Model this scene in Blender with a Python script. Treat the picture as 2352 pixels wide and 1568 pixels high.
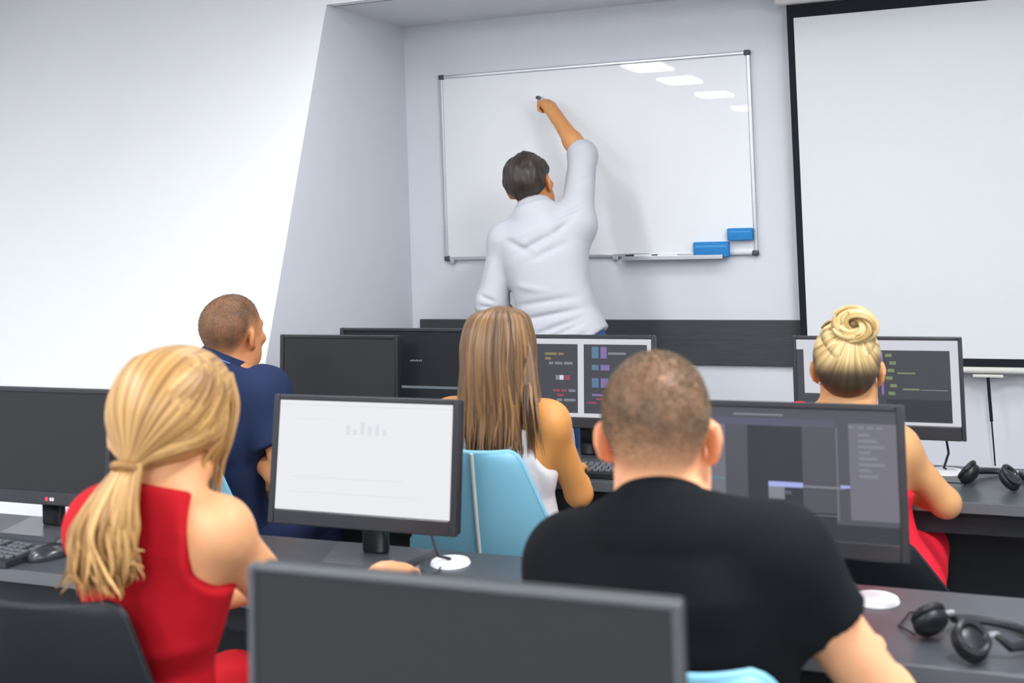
import bpy, bmesh, math, random
import numpy as np
from mathutils import Vector, Matrix

# ------------------------------------------------------------------ scene, camera, world, exposure
for o in list(bpy.data.objects): bpy.data.objects.remove(o, do_unlink=True)
SC = bpy.context.scene
COL = SC.collection
random.seed(7); RNG = np.random.default_rng(7)

FPX = 2600.0                                   # focal length in pixels of the 2352 px wide frame
YAW, PITCH, ROLL = 0.368, 0.0336, -0.0356
CAM = Vector((0, 0, 1.55))
fw = Vector((-math.sin(YAW)*math.cos(PITCH), math.cos(YAW)*math.cos(PITCH), math.sin(PITCH)))
r0 = Vector((math.cos(YAW), math.sin(YAW), 0)); u0 = r0.cross(fw)
rt = r0*math.cos(ROLL) + u0*math.sin(ROLL); up = -r0*math.sin(ROLL) + u0*math.cos(ROLL)
cam = bpy.data.cameras.new('camera'); camo = bpy.data.objects.new('camera', cam); COL.objects.link(camo)
cam.sensor_width = 36.0; cam.lens = FPX/2352*36.0
cam.shift_y = -(784-387.8)/2352
cam.clip_start = 0.05
M = Matrix((rt, up, -fw)).transposed().to_4x4(); M.translation = CAM
camo.matrix_world = M
cam.dof.use_dof = True; cam.dof.focus_distance = 4.0; cam.dof.aperture_fstop = 3.3
SC.camera = camo

w = bpy.data.worlds.new('world'); SC.world = w; w.use_nodes = True
w.node_tree.nodes['Background'].inputs[0].default_value = (0.75, 0.82, 1.0, 1)
w.node_tree.nodes['Background'].inputs[1].default_value = 0.35
SC.view_settings.view_transform = 'Standard'; SC.view_settings.look = 'None'
SC.view_settings.exposure = 0.0; SC.view_settings.gamma = 1.0
SC.view_settings.use_curve_mapping = False
LIGHT_STRENGTH = 74.0

# ------------------------------------------------------------------ materials
def lin(c):
    o = []
    for v in c[:3]:
        v = v/255.0
        o.append(v/12.92 if v <= 0.04045 else ((v+0.055)/1.055)**2.4)
    return (*o, 1.0)
MATS = {}
def mat(name, rgb, rough=0.5, spec=0.5, metal=0.0, noise=0.0, nscale=20.0, bump=0.0, bscale=80.0, coat=0.0,
        sss=0.0, sheen=0.0, stretch=None, emit=0.0):
    """Principled material with an optional fine procedural colour variation and relief."""
    if name in MATS: return MATS[name]
    m = bpy.data.materials.new(name); m.use_nodes = True; MATS[name] = m
    nt = m.node_tree; N = nt.nodes; L = nt.links; b = N['Principled BSDF']
    c = lin(rgb)
    b.inputs['Base Color'].default_value = c
    b.inputs['Roughness'].default_value = rough; b.inputs['Metallic'].default_value = metal
    b.inputs['Specular IOR Level'].default_value = spec
    b.inputs['Coat Weight'].default_value = coat; b.inputs['Coat Roughness'].default_value = 0.012
    if sss:
        b.inputs['Subsurface Weight'].default_value = sss
        b.inputs['Subsurface Radius'].default_value = (0.012, 0.005, 0.003); b.inputs['Subsurface Scale'].default_value = 0.6
    if sheen: b.inputs['Sheen Weight'].default_value = sheen
    if emit:
        b.inputs['Emission Color'].default_value = c; b.inputs['Emission Strength'].default_value = emit
    tc = N.new('ShaderNodeTexCoord')
    vec = tc.outputs['Object']
    if stretch:
        mp = N.new('ShaderNodeMapping'); mp.inputs['Scale'].default_value = stretch; L.new(vec, mp.inputs['Vector']); vec = mp.outputs['Vector']
    if noise:
        n = N.new('ShaderNodeTexNoise'); n.inputs['Scale'].default_value = nscale; n.inputs['Detail'].default_value = 4
        L.new(vec, n.inputs['Vector'])
        mx = N.new('ShaderNodeMix'); mx.data_type = 'RGBA'
        mx.inputs[6].default_value = tuple(max(0, v*(1-noise)) for v in c[:3])+(1,)
        mx.inputs[7].default_value = tuple(min(1, v*(1+noise)) for v in c[:3])+(1,)
        L.new(n.outputs['Fac'], mx.inputs[0]); L.new(mx.outputs[2], b.inputs['Base Color'])
    if bump:
        n2 = N.new('ShaderNodeTexNoise'); n2.inputs['Scale'].default_value = bscale; n2.inputs['Detail'].default_value = 3
        L.new(vec, n2.inputs['Vector'])
        bp = N.new('ShaderNodeBump'); bp.inputs['Strength'].default_value = bump; bp.inputs['Distance'].default_value = 0.002
        L.new(n2.outputs['Fac'], bp.inputs['Height']); L.new(bp.outputs['Normal'], b.inputs['Normal'])
    return m
def emis(name, rgb, s=1.0):
    if name in MATS: return MATS[name]
    m = bpy.data.materials.new(name); m.use_nodes = True; MATS[name] = m
    b = m.node_tree.nodes['Principled BSDF']
    b.inputs['Base Color'].default_value = (0.01, 0.01, 0.012, 1); b.inputs['Roughness'].default_value = 0.5
    b.inputs['Specular IOR Level'].default_value = 0.15
    b.inputs['Emission Color'].default_value = lin(rgb); b.inputs['Emission Strength'].default_value = s
    return m
def hair_mat(name, light, dark, fine=60.0, root=None):
    """Streaky hair colour; 'strand' is stored on the mesh: x runs across strands, y along them, z = 1 at dark undersides."""
    m = bpy.data.materials.new(name); m.use_nodes = True; MATS[name] = m
    nt = m.node_tree; N = nt.nodes; L = nt.links; b = N['Principled BSDF']
    at = N.new('ShaderNodeAttribute'); at.attribute_name = 'strand'
    mp = N.new('ShaderNodeMapping'); mp.inputs['Scale'].default_value = (fine, 1.2, 0); L.new(at.outputs['Vector'], mp.inputs['Vector'])
    n = N.new('ShaderNodeTexNoise'); n.inputs['Scale'].default_value = 1.0; n.inputs['Detail'].default_value = 5; L.new(mp.outputs['Vector'], n.inputs['Vector'])
    rp = N.new('ShaderNodeValToRGB'); rp.color_ramp.elements[0].position = 0.33; rp.color_ramp.elements[1].position = 0.68
    rp.color_ramp.elements[0].color = lin(dark); rp.color_ramp.elements[1].color = lin(light); L.new(n.outputs['Fac'], rp.inputs['Fac'])
    out = rp.outputs['Color']
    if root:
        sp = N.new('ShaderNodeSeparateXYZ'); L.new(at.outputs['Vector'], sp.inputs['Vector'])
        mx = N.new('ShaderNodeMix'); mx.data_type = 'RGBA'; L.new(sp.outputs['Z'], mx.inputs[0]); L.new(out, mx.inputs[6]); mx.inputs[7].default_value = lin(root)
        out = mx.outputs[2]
    L.new(out, b.inputs['Base Color'])
    b.inputs['Roughness'].default_value = 0.42; b.inputs['Specular IOR Level'].default_value = 0.45
    bp = N.new('ShaderNodeBump'); bp.inputs['Strength'].default_value = 0.5; bp.inputs['Distance'].default_value = 0.003
    L.new(n.outputs['Fac'], bp.inputs['Height']); L.new(bp.outputs['Normal'], b.inputs['Normal'])
    return m
def skin_mat(name, rgb, hair=(70, 55, 45), density=1.0):
    """Skin; the mesh attribute 'scalp' (0..1) says where cropped hair grows on the head, 'flush' where the skin is redder."""
    m = bpy.data.materials.new(name); m.use_nodes = True; MATS[name] = m
    nt = m.node_tree; N = nt.nodes; L = nt.links; b = N['Principled BSDF']
    tc = N.new('ShaderNodeTexCoord')
    n = N.new('ShaderNodeTexNoise'); n.inputs['Scale'].default_value = 16; n.inputs['Detail'].default_value = 4; L.new(tc.outputs['Object'], n.inputs['Vector'])
    c = lin(rgb)
    mx = N.new('ShaderNodeMix'); mx.data_type = 'RGBA'; L.new(n.outputs['Fac'], mx.inputs[0])
    mx.inputs[6].default_value = (c[0]*0.9, c[1]*0.84, c[2]*0.8, 1); mx.inputs[7].default_value = (min(1, c[0]*1.08), min(1, c[1]*1.08), min(1, c[2]*1.1), 1)
    fl = N.new('ShaderNodeAttribute'); fl.attribute_name = 'flush'
    m3 = N.new('ShaderNodeMix'); m3.data_type = 'RGBA'; L.new(fl.outputs['Fac'], m3.inputs[0]); L.new(mx.outputs[2], m3.inputs[6])
    m3.inputs[7].default_value = (min(1, c[0]*1.05), c[1]*0.62, c[2]*0.55, 1)
    at = N.new('ShaderNodeAttribute'); at.attribute_name = 'scalp'
    n2 = N.new('ShaderNodeTexNoise'); n2.inputs['Scale'].default_value = 28; n2.inputs['Detail'].default_value = 6; n2.inputs['Roughness'].default_value = 0.6
    L.new(tc.outputs['Object'], n2.inputs['Vector'])
    mr = N.new('ShaderNodeMapRange'); mr.inputs['From Min'].default_value = 0.25; mr.inputs['From Max'].default_value = 0.75
    mr.inputs['To Min'].default_value = 0.55*density; mr.inputs['To Max'].default_value = 1.0*density; L.new(n2.outputs['Fac'], mr.inputs['Value'])
    ml = N.new('ShaderNodeMath'); ml.operation = 'MULTIPLY'; L.new(at.outputs['Fac'], ml.inputs[0]); L.new(mr.outputs['Result'], ml.inputs[1])
    m2 = N.new('ShaderNodeMix'); m2.data_type = 'RGBA'; L.new(ml.outputs[0], m2.inputs[0]); L.new(m3.outputs[2], m2.inputs[6]); m2.inputs[7].default_value = lin(hair)
    L.new(m2.outputs[2], b.inputs['Base Color'])
    b.inputs['Roughness'].default_value = 0.5; b.inputs['Specular IOR Level'].default_value = 0.35
    b.inputs['Subsurface Weight'].default_value = 0.12; b.inputs['Subsurface Radius'].default_value = (0.012, 0.005, 0.003); b.inputs['Subsurface Scale'].default_value = 0.5
    return m

# ------------------------------------------------------------------ object helpers
def tag(o, label=None, cat=None, group=None, kind=None):
    if label: o['label'] = label
    if cat: o['category'] = cat
    if group: o['group'] = group
    if kind: o['kind'] = kind
    return o
def empty(name, loc=(0, 0, 0), rz=0.0, label=None, cat=None, group=None):
    o = bpy.data.objects.new(name, None); COL.objects.link(o); o.location = loc; o.rotation_euler = (0, 0, rz)
    o.empty_display_size = 0.1
    return tag(o, label, cat, group)
def link_mesh(name, me, m, parent=None, smooth=False):
    o = bpy.data.objects.new(name, me); COL.objects.link(o)
    if m is not None:
        for x in (m if isinstance(m, (list, tuple)) else [m]): me.materials.append(x)
    if smooth: me.polygons.foreach_set('use_smooth', [True]*len(me.polygons))
    if parent: o.parent = parent
    return o
class MB:
    """Collects shapes; build() makes ONE mesh object of them."""
    def __init__(s): s.bm = bmesh.new(); s.mi = 0
    def _new(s, geom_faces):
        for f in geom_faces: f.material_index = s.mi
    def box(s, lo, hi, bev=0.0, seg=2, rot=None, at=None):
        c = [(a+b)/2 for a, b in zip(lo, hi)]; d = [abs(b-a) for a, b in zip(lo, hi)]
        mtx = Matrix.Translation(c) @ Matrix.Diagonal((*d, 1))
        if rot is not None:
            p = Vector(at if at is not None else c)
            mtx = Matrix.Translation(p) @ rot.to_4x4() @ Matrix.Translation(-p) @ mtx
        r = bmesh.ops.create_cube(s.bm, size=1.0, matrix=mtx)
        vs = r['verts']; fs = list({f for v in vs for f in v.link_faces}); s._new(fs)
        if bev > 0:
            es = list({e for v in vs for e in v.link_edges})
            r2 = bmesh.ops.bevel(s.bm, geom=es, offset=min(bev, min(d)*0.49), segments=seg, profile=0.5, affect='EDGES')
            s._new(r2['faces'])
        return s
    def cyl(s, a, b, ra, rb=None, n=16, caps=True):
        a = Vector(a); b = Vector(b); rb = ra if rb is None else rb
        q = (b-a).to_track_quat('Z', 'Y').to_matrix().to_4x4(); L = (b-a).length
        r = bmesh.ops.create_cone(s.bm, cap_ends=caps, segments=n, radius1=ra, radius2=rb, depth=L, matrix=Matrix.Translation((a+b)/2) @ q)
        s._new(list({f for v in r['verts'] for f in v.link_faces})); return s
    def sph(s, c, r, n=16, sc=(1, 1, 1), rot=None):
        mtx = Matrix.Translation(c) @ (rot.to_4x4() if rot is not None else Matrix.Identity(4)) @ Matrix.Diagonal((*sc, 1))
        q = bmesh.ops.create_uvsphere(s.bm, u_segments=n, v_segments=max(6, n//2), radius=r, matrix=mtx)
        s._new(list({f for v in q['verts'] for f in v.link_faces})); return s
    def tube(s, pts, r, n=8, closed=False):
        pts = [Vector(p) for p in pts]; rings = []; N = len(pts)
        ref = Vector((0, 0, 1))
        for i, p in enumerate(pts):
            t = (pts[(i+1) % N]-pts[i-1]) if closed else (pts[min(i+1, N-1)]-pts[max(i-1, 0)])
            t.normalize()
            rr = ref if abs(t.dot(ref)) < 0.95 else Vector((1, 0, 0))
            x = t.cross(rr).normalized(); y = t.cross(x)
            rad = r[i] if isinstance(r, (list, tuple)) else r
            rings.append([s.bm.verts.new(p + x*math.cos(2*math.pi*k/n)*rad + y*math.sin(2*math.pi*k/n)*rad) for k in range(n)])
        fs = []
        for i in range(N if closed else N-1):
            A, B = rings[i], rings[(i+1) % N]
            for k in range(n): fs.append(s.bm.faces.new((A[k], A[(k+1) % n], B[(k+1) % n], B[k])))
        if not closed:
            fs.append(s.bm.faces.new(rings[0][::-1])); fs.append(s.bm.faces.new(rings[-1]))
        s._new(fs); return s
    def poly(s, pts):
        f = s.bm.faces.new([s.bm.verts.new(p) for p in pts]); s._new([f]); return s
    def prism(s, outline, y0, y1):
        """outline in x,z extruded along y."""
        a = [s.bm.verts.new((x, y0, z)) for x, z in outline]; b = [s.bm.verts.new((x, y1, z)) for x, z in outline]
        n = len(a); fs = [s.bm.faces.new(a), s.bm.faces.new(b[::-1])]
        for i in range(n): fs.append(s.bm.faces.new((a[i], b[i], b[(i+1) % n], a[(i+1) % n])))
        s._new(fs); return s
    def grid(s, P):
        """P: rows of points -> open quad sheet"""
        V = [[s.bm.verts.new(p) for p in row] for row in P]; fs = []
        for i in range(len(V)-1):
            for j in range(len(V[0])-1): fs.append(s.bm.faces.new((V[i][j], V[i][j+1], V[i+1][j+1], V[i+1][j])))
        s._new(fs); return s
    def build(s, name, m, parent=None, smooth=False, loc=None):
        bmesh.ops.recalc_face_normals(s.bm, faces=s.bm.faces)
        me = bpy.data.meshes.new(name); s.bm.to_mesh(me); s.bm.free()
        o = link_mesh(name, me, m, parent)
        if smooth:
            me.polygons.foreach_set('use_smooth', [True]*len(me.polygons))
            try: me.set_sharp_from_angle(angle=math.radians(38))
            except Exception: pass
        if loc: o.location = loc
        return o
def copy_tree(o, parent=None):
    c = o.copy(); COL.objects.link(c); c.parent = parent
    for ch in o.children: copy_tree(ch, c)
    return c
# ------------------------------------------------------------------ the room
D = 4.85                       # back wall of the alcove
XA = -2.40                     # left side wall of the alcove
ZA, ZC = 2.425, 2.70           # alcove ceiling, main ceiling
YS = lambda z: 4.131 - (2.422-z)*0.369   # the leaning white wall: depth at height z
m_wall_grey = mat('paint_blue_grey', (221, 224, 231), 0.75, 0.3, noise=0.02, nscale=3, bump=0.05, bscale=220)
m_wall_white = mat('paint_white', (236, 238, 239), 0.75, 0.3, noise=0.012, nscale=2, bump=0.04, bscale=220)
m_ceil = mat('paint_ceiling', (240, 242, 244), 0.8, 0.3, noise=0.015, nscale=3)
m_floor = mat('floor_vinyl', (160, 158, 161), 0.45, 0.4, noise=0.12, nscale=9)
XL, XR, YR = -4.4, 3.2, -6.0
def S(o): return tag(o, kind='structure')
S(MB().box((XL-.1, YR-.1, -0.1), (XR+.1, D+.15, 0)).build('floor', m_floor))
S(MB().box((XL-.1, YR-.1, ZC), (XR+.1, YS(ZC)+.25, ZC+.1)).build('ceiling', m_ceil))
S(MB().box((XA-.1, YS(ZA)+.05, ZA), (XR+.1, D+.1, ZA+.08)).build('ceiling_alcove', m_wall_grey))
S(MB().box((XA-.1, D, 0), (XR+.1, D+.12, ZA)).build('wall_back', m_wall_grey))
b = MB()                                                      # left side of the alcove: plane x = XA between leaning wall and back wall
b.bm.faces.new([b.bm.verts.new(p) for p in ((XA, YS(0), 0), (XA, D, 0), (XA, D, ZA), (XA, YS(ZA), ZA))])
b.bm.faces.new([b.bm.verts.new(p) for p in ((XA-.06, YS(0)+.1, 0), (XA-.06, D, 0), (XA-.06, D, ZA), (XA-.06, YS(ZA)+.1, ZA))])
S(b.build('wall_alcove_left', m_wall_grey))
b = MB()                                                      # leaning white wall
z0, z1 = 0.0, ZC
q = [(XL, YS(z0), z0), (XA, YS(z0), z0), (XA, YS(z1), z1), (XL, YS(z1), z1)]
v = [b.bm.verts.new(p) for p in q]; v2 = [b.bm.verts.new((p[0]-(.05 if p[0] == XA else 0), p[1]+.06, p[2])) for p in q]
b.bm.faces.new(v); b.bm.faces.new(v2[::-1])
for i in range(4): b.bm.faces.new((v[i], v2[i], v2[(i+1) % 4], v[(i+1) % 4]))
S(b.build('wall_left', m_wall_white))
b = MB()                                                      # soffit over the alcove opening, same slope
q = [(XA, YS(ZA), ZA), (XR, YS(ZA), ZA), (XR, YS(ZC), ZC), (XA, YS(ZC), ZC)]
v = [b.bm.verts.new(p) for p in q]; v2 = [b.bm.verts.new((p[0], p[1]+.06, p[2]+.0)) for p in q]
b.bm.faces.new(v); b.bm.faces.new(v2[::-1])
for i in range(4): b.bm.faces.new((v[i], v2[i], v2[(i+1) % 4], v[(i+1) % 4]))
S(b.build('trim_1', m_wall_white))
S(MB().box((XR, YR, 0), (XR+.1, D, ZC)).build('wall_right', m_wall_white))
S(MB().box((XL-.1, YR, 0), (XL, YS(ZC)+.2, ZC)).build('wall_far_left', m_wall_white))
S(MB().box((XL, YR-.1, 0), (XR, YR, ZC)).build('wall_rear', m_wall_white))

# ceiling lights
m_lframe = mat('light_frame', (235, 236, 238), 0.4)
m_diff = emis('light_diffuser', (251, 253, 255), LIGHT_STRENGTH)
def ceiling_light(x, y, label, W=.155, L=.37, drop=.022):
    e = empty('ceiling_light', (x, y, ZC), 0, label, 'ceiling light', 'ceiling light panels')
    b = MB()
    for lo, hi in (((-W-.02, -L-.02, -.03), (-W, L+.02, 0)), ((W, -L-.02, -.03), (W+.02, L+.02, 0)), ((-W, -L-.02, -.03), (W, -L, 0)), ((-W, L, -.03), (W, L+.02, 0))): b.box(lo, hi)
    b.build('frame', m_lframe, e)
    MB().box((-W, -L, -.022-drop), (W, L, -.004)).build('diffuser', m_diff, e)
for cy, rn in ((0.55, 'above the front monitor row'), (-0.65, 'just behind the camera'), (-2.3, 'halfway to the rear wall'), (-4.4, 'nearest the rear wall')):
    ceiling_light(-2.28, cy, 'white ceiling light panel over the left desks, %s' % rn, .155, .27)
for cx, cy, rn in ((-0.15, -1.5, 'over the middle aisle behind the camera'), (-0.15, -4.4, 'over the middle of the rear of the room'), (1.9, 0.2, 'near the right wall beside the camera'), (1.9, -3.0, 'near the right wall at the rear'), (0.35, 1.9, 'added above the second row to brighten the third row and alcove')):  # last panel is an added fill for the third row and alcove side
    ceiling_light(cx, cy, 'white ceiling light panel %s' % rn)
for cx, rn in ((-1.75, 'leftmost of three'), (-0.8, 'middle of three'), (0.15, 'rightmost of three')):
    ceiling_light(cx, 3.2 if cx > -2 else 2.3, 'added slim white ceiling light washing the board and alcove, %s' % rn, .03, .37, 0.0)  # unseen slim lamps, added to brighten the board and alcove walls
ceiling_light(-3.4, 1.5, 'added deep slim white ceiling light brightening the top of the leaning wall', .02, .37, .05)  # added fill lamp, lifts the upper part of the leaning wall

# dark wooden rail on the back wall
m_rail = mat('dark_stained_wood', (62, 65, 68), 0.55, 0.4, noise=0.45, nscale=6, stretch=(1.0, 1.0, 16.0), bump=0.25, bscale=30)
tag(MB().box((-2.355, D-.022, .845), (0.9, D-.001, 1.037), .003).build('wall_rail', m_rail), 'dark wood grain rail board fixed across the grey back wall', 'wall rail')

# whiteboard
wb = empty('whiteboard', (-1.49, D, 1.3), 0, 'large white magnetic whiteboard with thin aluminium frame behind the teacher', 'whiteboard')
def wbx(x): return x+1.49
X0, X1, Z0, Z1 = -2.213, -0.765, 1.312, 2.177
m_wbs = mat('whiteboard_enamel', (236, 238, 240), 0.5, 0.3, coat=0.35)
m_alu = mat('brushed_aluminium', (196, 199, 205), 0.35, 0.5, metal=0.7, noise=0.05, nscale=60)
m_cap = mat('dark_grey_plastic', (66, 70, 78), 0.5)
MB().box((wbx(X0)+.012, -.016, Z0-1.3+.012), (wbx(X1)-.012, -.002, Z1-1.3-.012)).build('panel', m_wbs, wb)
for lo, hi in (((X0, Z0), (X1, Z0+.016)), ((X0, Z1-.016), (X1, Z1)), ((X0, Z0+.016), (X0+.016, Z1-.016)), ((X1-.016, Z0+.016), (X1, Z1-.016))):
    MB().box((wbx(lo[0]), -.024, lo[1]-1.3), (wbx(hi[0]), -.001, hi[1]-1.3), .004).build('frame_rail', m_alu, wb)
for x in (X0, X1-.022):
    for z in (Z0-.004, Z1-.02):
        MB().box((wbx(x)-.003, -.028, z-1.3), (wbx(x)+.025, -.001, z-1.3+.024), .007, 3).build('corner_cap', m_cap, wb, True)
MB().box((wbx(-1.345), -.075, Z0-1.3-.012), (wbx(-.905), -.002, Z0-1.3-.006), .002).box((wbx(-1.345), -.077, Z0-1.3-.012), (wbx(-.905), -.072, Z0-1.3+.006), .002).build('pen_tray', m_alu, wb)
MB().box((wbx(-1.40), -.03, Z0-1.3-.014), (wbx(-1.375), -.002, Z0-1.3+.004), .004).build('clip', m_alu, wb)
MB().box((wbx(-2.185), -.03, Z0-1.3-.016), (wbx(-2.165), -.002, Z0-1.3+.004), .004).build('clip', m_alu, wb)

m_blue = mat('blue_sponge', (52, 132, 196), 0.8, 0.2, noise=0.15, nscale=90, bump=0.4, bscale=300)
m_bluef = mat('blue_felt', (84, 158, 214), 0.9, 0.2, noise=0.15, nscale=150)
def sponge(x, z, wd, ht, label):
    e = empty('board_eraser', (x, D-.017, z), 0, label, 'board eraser', 'blue whiteboard erasers')
    MB().box((-wd/2, -.042, 0), (wd/2, -.012, ht), .006, 3).build('grip', m_blue, e, True)
    MB().box((-wd/2+.002, -.012, .002), (wd/2-.002, 0, ht-.002), .002).build('felt', m_bluef, e)
    MB().box((-wd/2+.01, -.0428, ht*.66), (wd/2-.01, -.0418, ht*.78)).build('groove', m_bluef, e)
sponge(-0.957, Z0-.006, .152, .066, 'larger blue board eraser standing on the whiteboard pen tray')
sponge(-0.832, 1.375, .108, .052, 'smaller blue board eraser stuck to the whiteboard above the other')
m_penw = mat('marker_white', (232, 233, 236), 0.4)
m_penc = mat('marker_black_cap', (40, 43, 50), 0.4)
m_peng = mat('marker_grey_cap', (98, 100, 108), 0.4)
def marker(loc, axis, label, capm, L=.125):
    e = empty('marker_pen', loc, 0, label, 'marker pen', 'whiteboard markers')
    a = Vector(axis).normalized()
    MB().cyl((0, 0, 0), a*L*.68, .0085, n=14).build('barrel', m_penw, e, True)
    MB().cyl(a*L*.68, a*L, .0095, .008, n=14).build('cap', capm, e, True)
marker((-1.30+.09, D-.045, Z0+.0035), (-1, 0, 0), 'white marker pen with black cap lying on the pen tray', m_penc)
marker((-1.195+.09, D-.045, Z0+.0035), (-1, 0, 0), 'white marker pen with grey cap lying on the pen tray', m_peng)

# projection screen
ps = empty('projection_screen', (0.35, D-.1, .85), 0, 'white pull-down projection screen with black border on the right', 'projection screen')
m_scr = mat('screen_fabric', (222, 225, 227), 0.9, 0.2)
m_blk = mat('screen_black_border', (30, 33, 38), 0.8, 0.2)
m_case = mat('screen_casing', (214, 212, 206), 0.5)
XS0, XS1 = -0.594-.35, 1.294-.35
MB().box((XS0+.026, -.001, .05), (XS1-.026, .001, 1.435)).build('fabric', m_scr, ps)
b = MB()
b.box((XS0, -.0014, .02), (XS0+.027, .0014, 1.49)).box((XS1-.027, -.0014, .02), (XS1, .0014, 1.49)).box((XS0+.027, -.0014, 1.435), (XS1-.027, .0014, 1.49)).box((XS0+.027, -.0014, .02), (XS1-.027, .0014, .05))
b.build('border', m_blk, ps)
MB().box((XS0-.045, -.04, 1.49), (XS1+.045, .045, 1.572), .012, 3).build('casing', m_case, ps, True)
MB().cyl((XS0-.005, 0, .006), (XS1+.005, 0, .006), .0125, n=16).build('bottom_bar', m_case, ps, True)
for sx in (XS0-.005, XS1+.005): MB().sph((sx, 0, .006), .0145, 12).build('end_cap', m_blk, ps, True)
MB().box((-.30, -.008, -.022), (-.19, .008, -.010), .004).build('pull_handle', m_case, ps, True)
MB().tube([(-.245, 0, -.02), (-.243, 0, -.1), (-.240, 0, -.19)], .006, 8).build('pull_strap', m_blk, ps, True)
MB().tube([(-.240, 0, -.19), (-.237, .0, -.28), (-.235, 0, -.36)], .0028, 8).build('pull_cord', m_blk, ps, True)
# ------------------------------------------------------------------ desks
TOP = 0.74
m_desk = mat('desk_laminate', (66, 69, 75), 0.36, 0.5, noise=0.10, nscale=14, bump=0.05, bscale=150)
m_edge = mat('desk_edge_band', (98, 101, 106), 0.45, 0.4)
m_panel = mat('desk_modesty_panel', (34, 38, 43), 0.6, 0.3, noise=0.1, nscale=10)
m_leg = mat('desk_leg_black', (38, 41, 46), 0.45, 0.4)
m_white = mat('white_plastic', (236, 237, 240), 0.4)
def desk(x0, x1, y0, y1, label, group, groms):
    cx = (x0+x1)/2
    e = empty('computer_desk', (cx, y0, 0), 0, label, 'desk', group)
    a, b_ = x0-cx+.002, x1-cx-.002; d = y1-y0
    MB().box((a, .004, TOP-.028), (b_, d, TOP), .003).build('desk_top', m_desk, e)
    MB().box((a, 0, TOP-.028), (b_, .004, TOP-.001)).build('edge_band', m_edge, e)
    MB().box((a+.04, d-.05, .28), (b_-.04, d-.034, TOP-.028)).build('modesty_panel', m_panel, e)
    MB().box((a+.04, .03, TOP-.09), (b_-.04, .05, TOP-.028)).build('apron', m_panel, e)
    for s in (a+.035, b_-.035):
        for y in (.04, d-.06):
            MB().box((s-.02, y-.02, 0), (s+.02, y+.02, TOP-.028), .004).build('leg', m_leg, e)
    for gx, gy in groms:
        g = MB().cyl((gx-cx, gy-y0, TOP-.004), (gx-cx, gy-y0, TOP+.006), .048, .044, 28).cyl((gx-cx, gy-y0, TOP+.006), (gx-cx, gy-y0, TOP+.0075), .030, .028, 24).build('cable_grommet', m_white, e, True)
        g['label'] = 'round white cable grommet'
Y0 = (0.93, 1.34); Y1 = (2.075, 2.475); Y2 = (3.19, 3.61)
desk(-2.36, -0.12, *Y0, 'dark grey desk under the big grey monitor in the foreground', 'front row desks', ())
desk(-0.12, 1.7, *Y0, 'dark grey desk of the front row to the right of the foreground monitor', 'front row desks', ())
desk(-2.95, -0.62, *Y1, 'dark grey desk with white screen monitor at the red-dressed woman', 'second row desks', ((-1.105, 2.385),))
desk(-0.62, 1.7, *Y1, 'dark grey desk in front of the man in black t-shirt', 'second row desks', ((-0.175, 2.385),))
desk(-2.36, -0.72, *Y2, 'dark desk shared by the navy polo man and long-haired woman', 'third row desks', ())
desk(-0.72, 1.7, *Y2, 'dark desk of the woman with the blonde bun', 'third row desks', ((-0.045, 3.52),))

# ------------------------------------------------------------------ monitors
m_mon = mat('monitor_black_plastic', (40, 42, 47), 0.35, 0.45, bump=0.04, bscale=400)
m_monb = mat('monitor_housing', (34, 36, 40), 0.5, 0.4)
m_gloss = mat('monitor_gloss_stand', (24, 26, 30), 0.12, 0.6)
m_base = mat('monitor_base', (84, 86, 92), 0.22, 0.6)
SCR = {
 'grey': emis('screen_blank_grey', (64, 67, 69), 0.55), 'black': emis('screen_black', (30, 36, 42), 0.7), 'bar': emis('screen_bar_grey', (120, 128, 138), 0.8),
 'white': emis('screen_white', (238, 239, 243), 0.96), 'faint': emis('screen_faint_line', (224, 228, 232), 0.95), 'pane': emis('screen_dark_pane', (72, 73, 80), 0.9),
 'green': emis('screen_code_green', (128, 142, 104), 0.9), 'blue': emis('screen_code_blue', (92, 128, 158), 0.9), 'violet': emis('screen_code_violet', (136, 116, 172), 0.9),
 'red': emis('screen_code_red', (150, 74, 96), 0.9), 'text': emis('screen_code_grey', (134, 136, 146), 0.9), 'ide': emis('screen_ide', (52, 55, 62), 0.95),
 'ide2': emis('screen_ide_side_glare', (118, 117, 128), 0.9), 'ide3': emis('screen_ide_bar', (92, 93, 112), 0.9), 'hl': emis('screen_highlight', (168, 178, 236), 0.95),
 'yellow': emis('screen_code_yellow', (140, 128, 88), 0.9), 'teal': emis('screen_code_teal', (98, 140, 152), 0.9), 'menu': emis('screen_menu', (214, 214, 224), 0.95), 'ide4': emis('screen_ide_mid_glare', (84, 85, 94), 0.9)}
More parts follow.
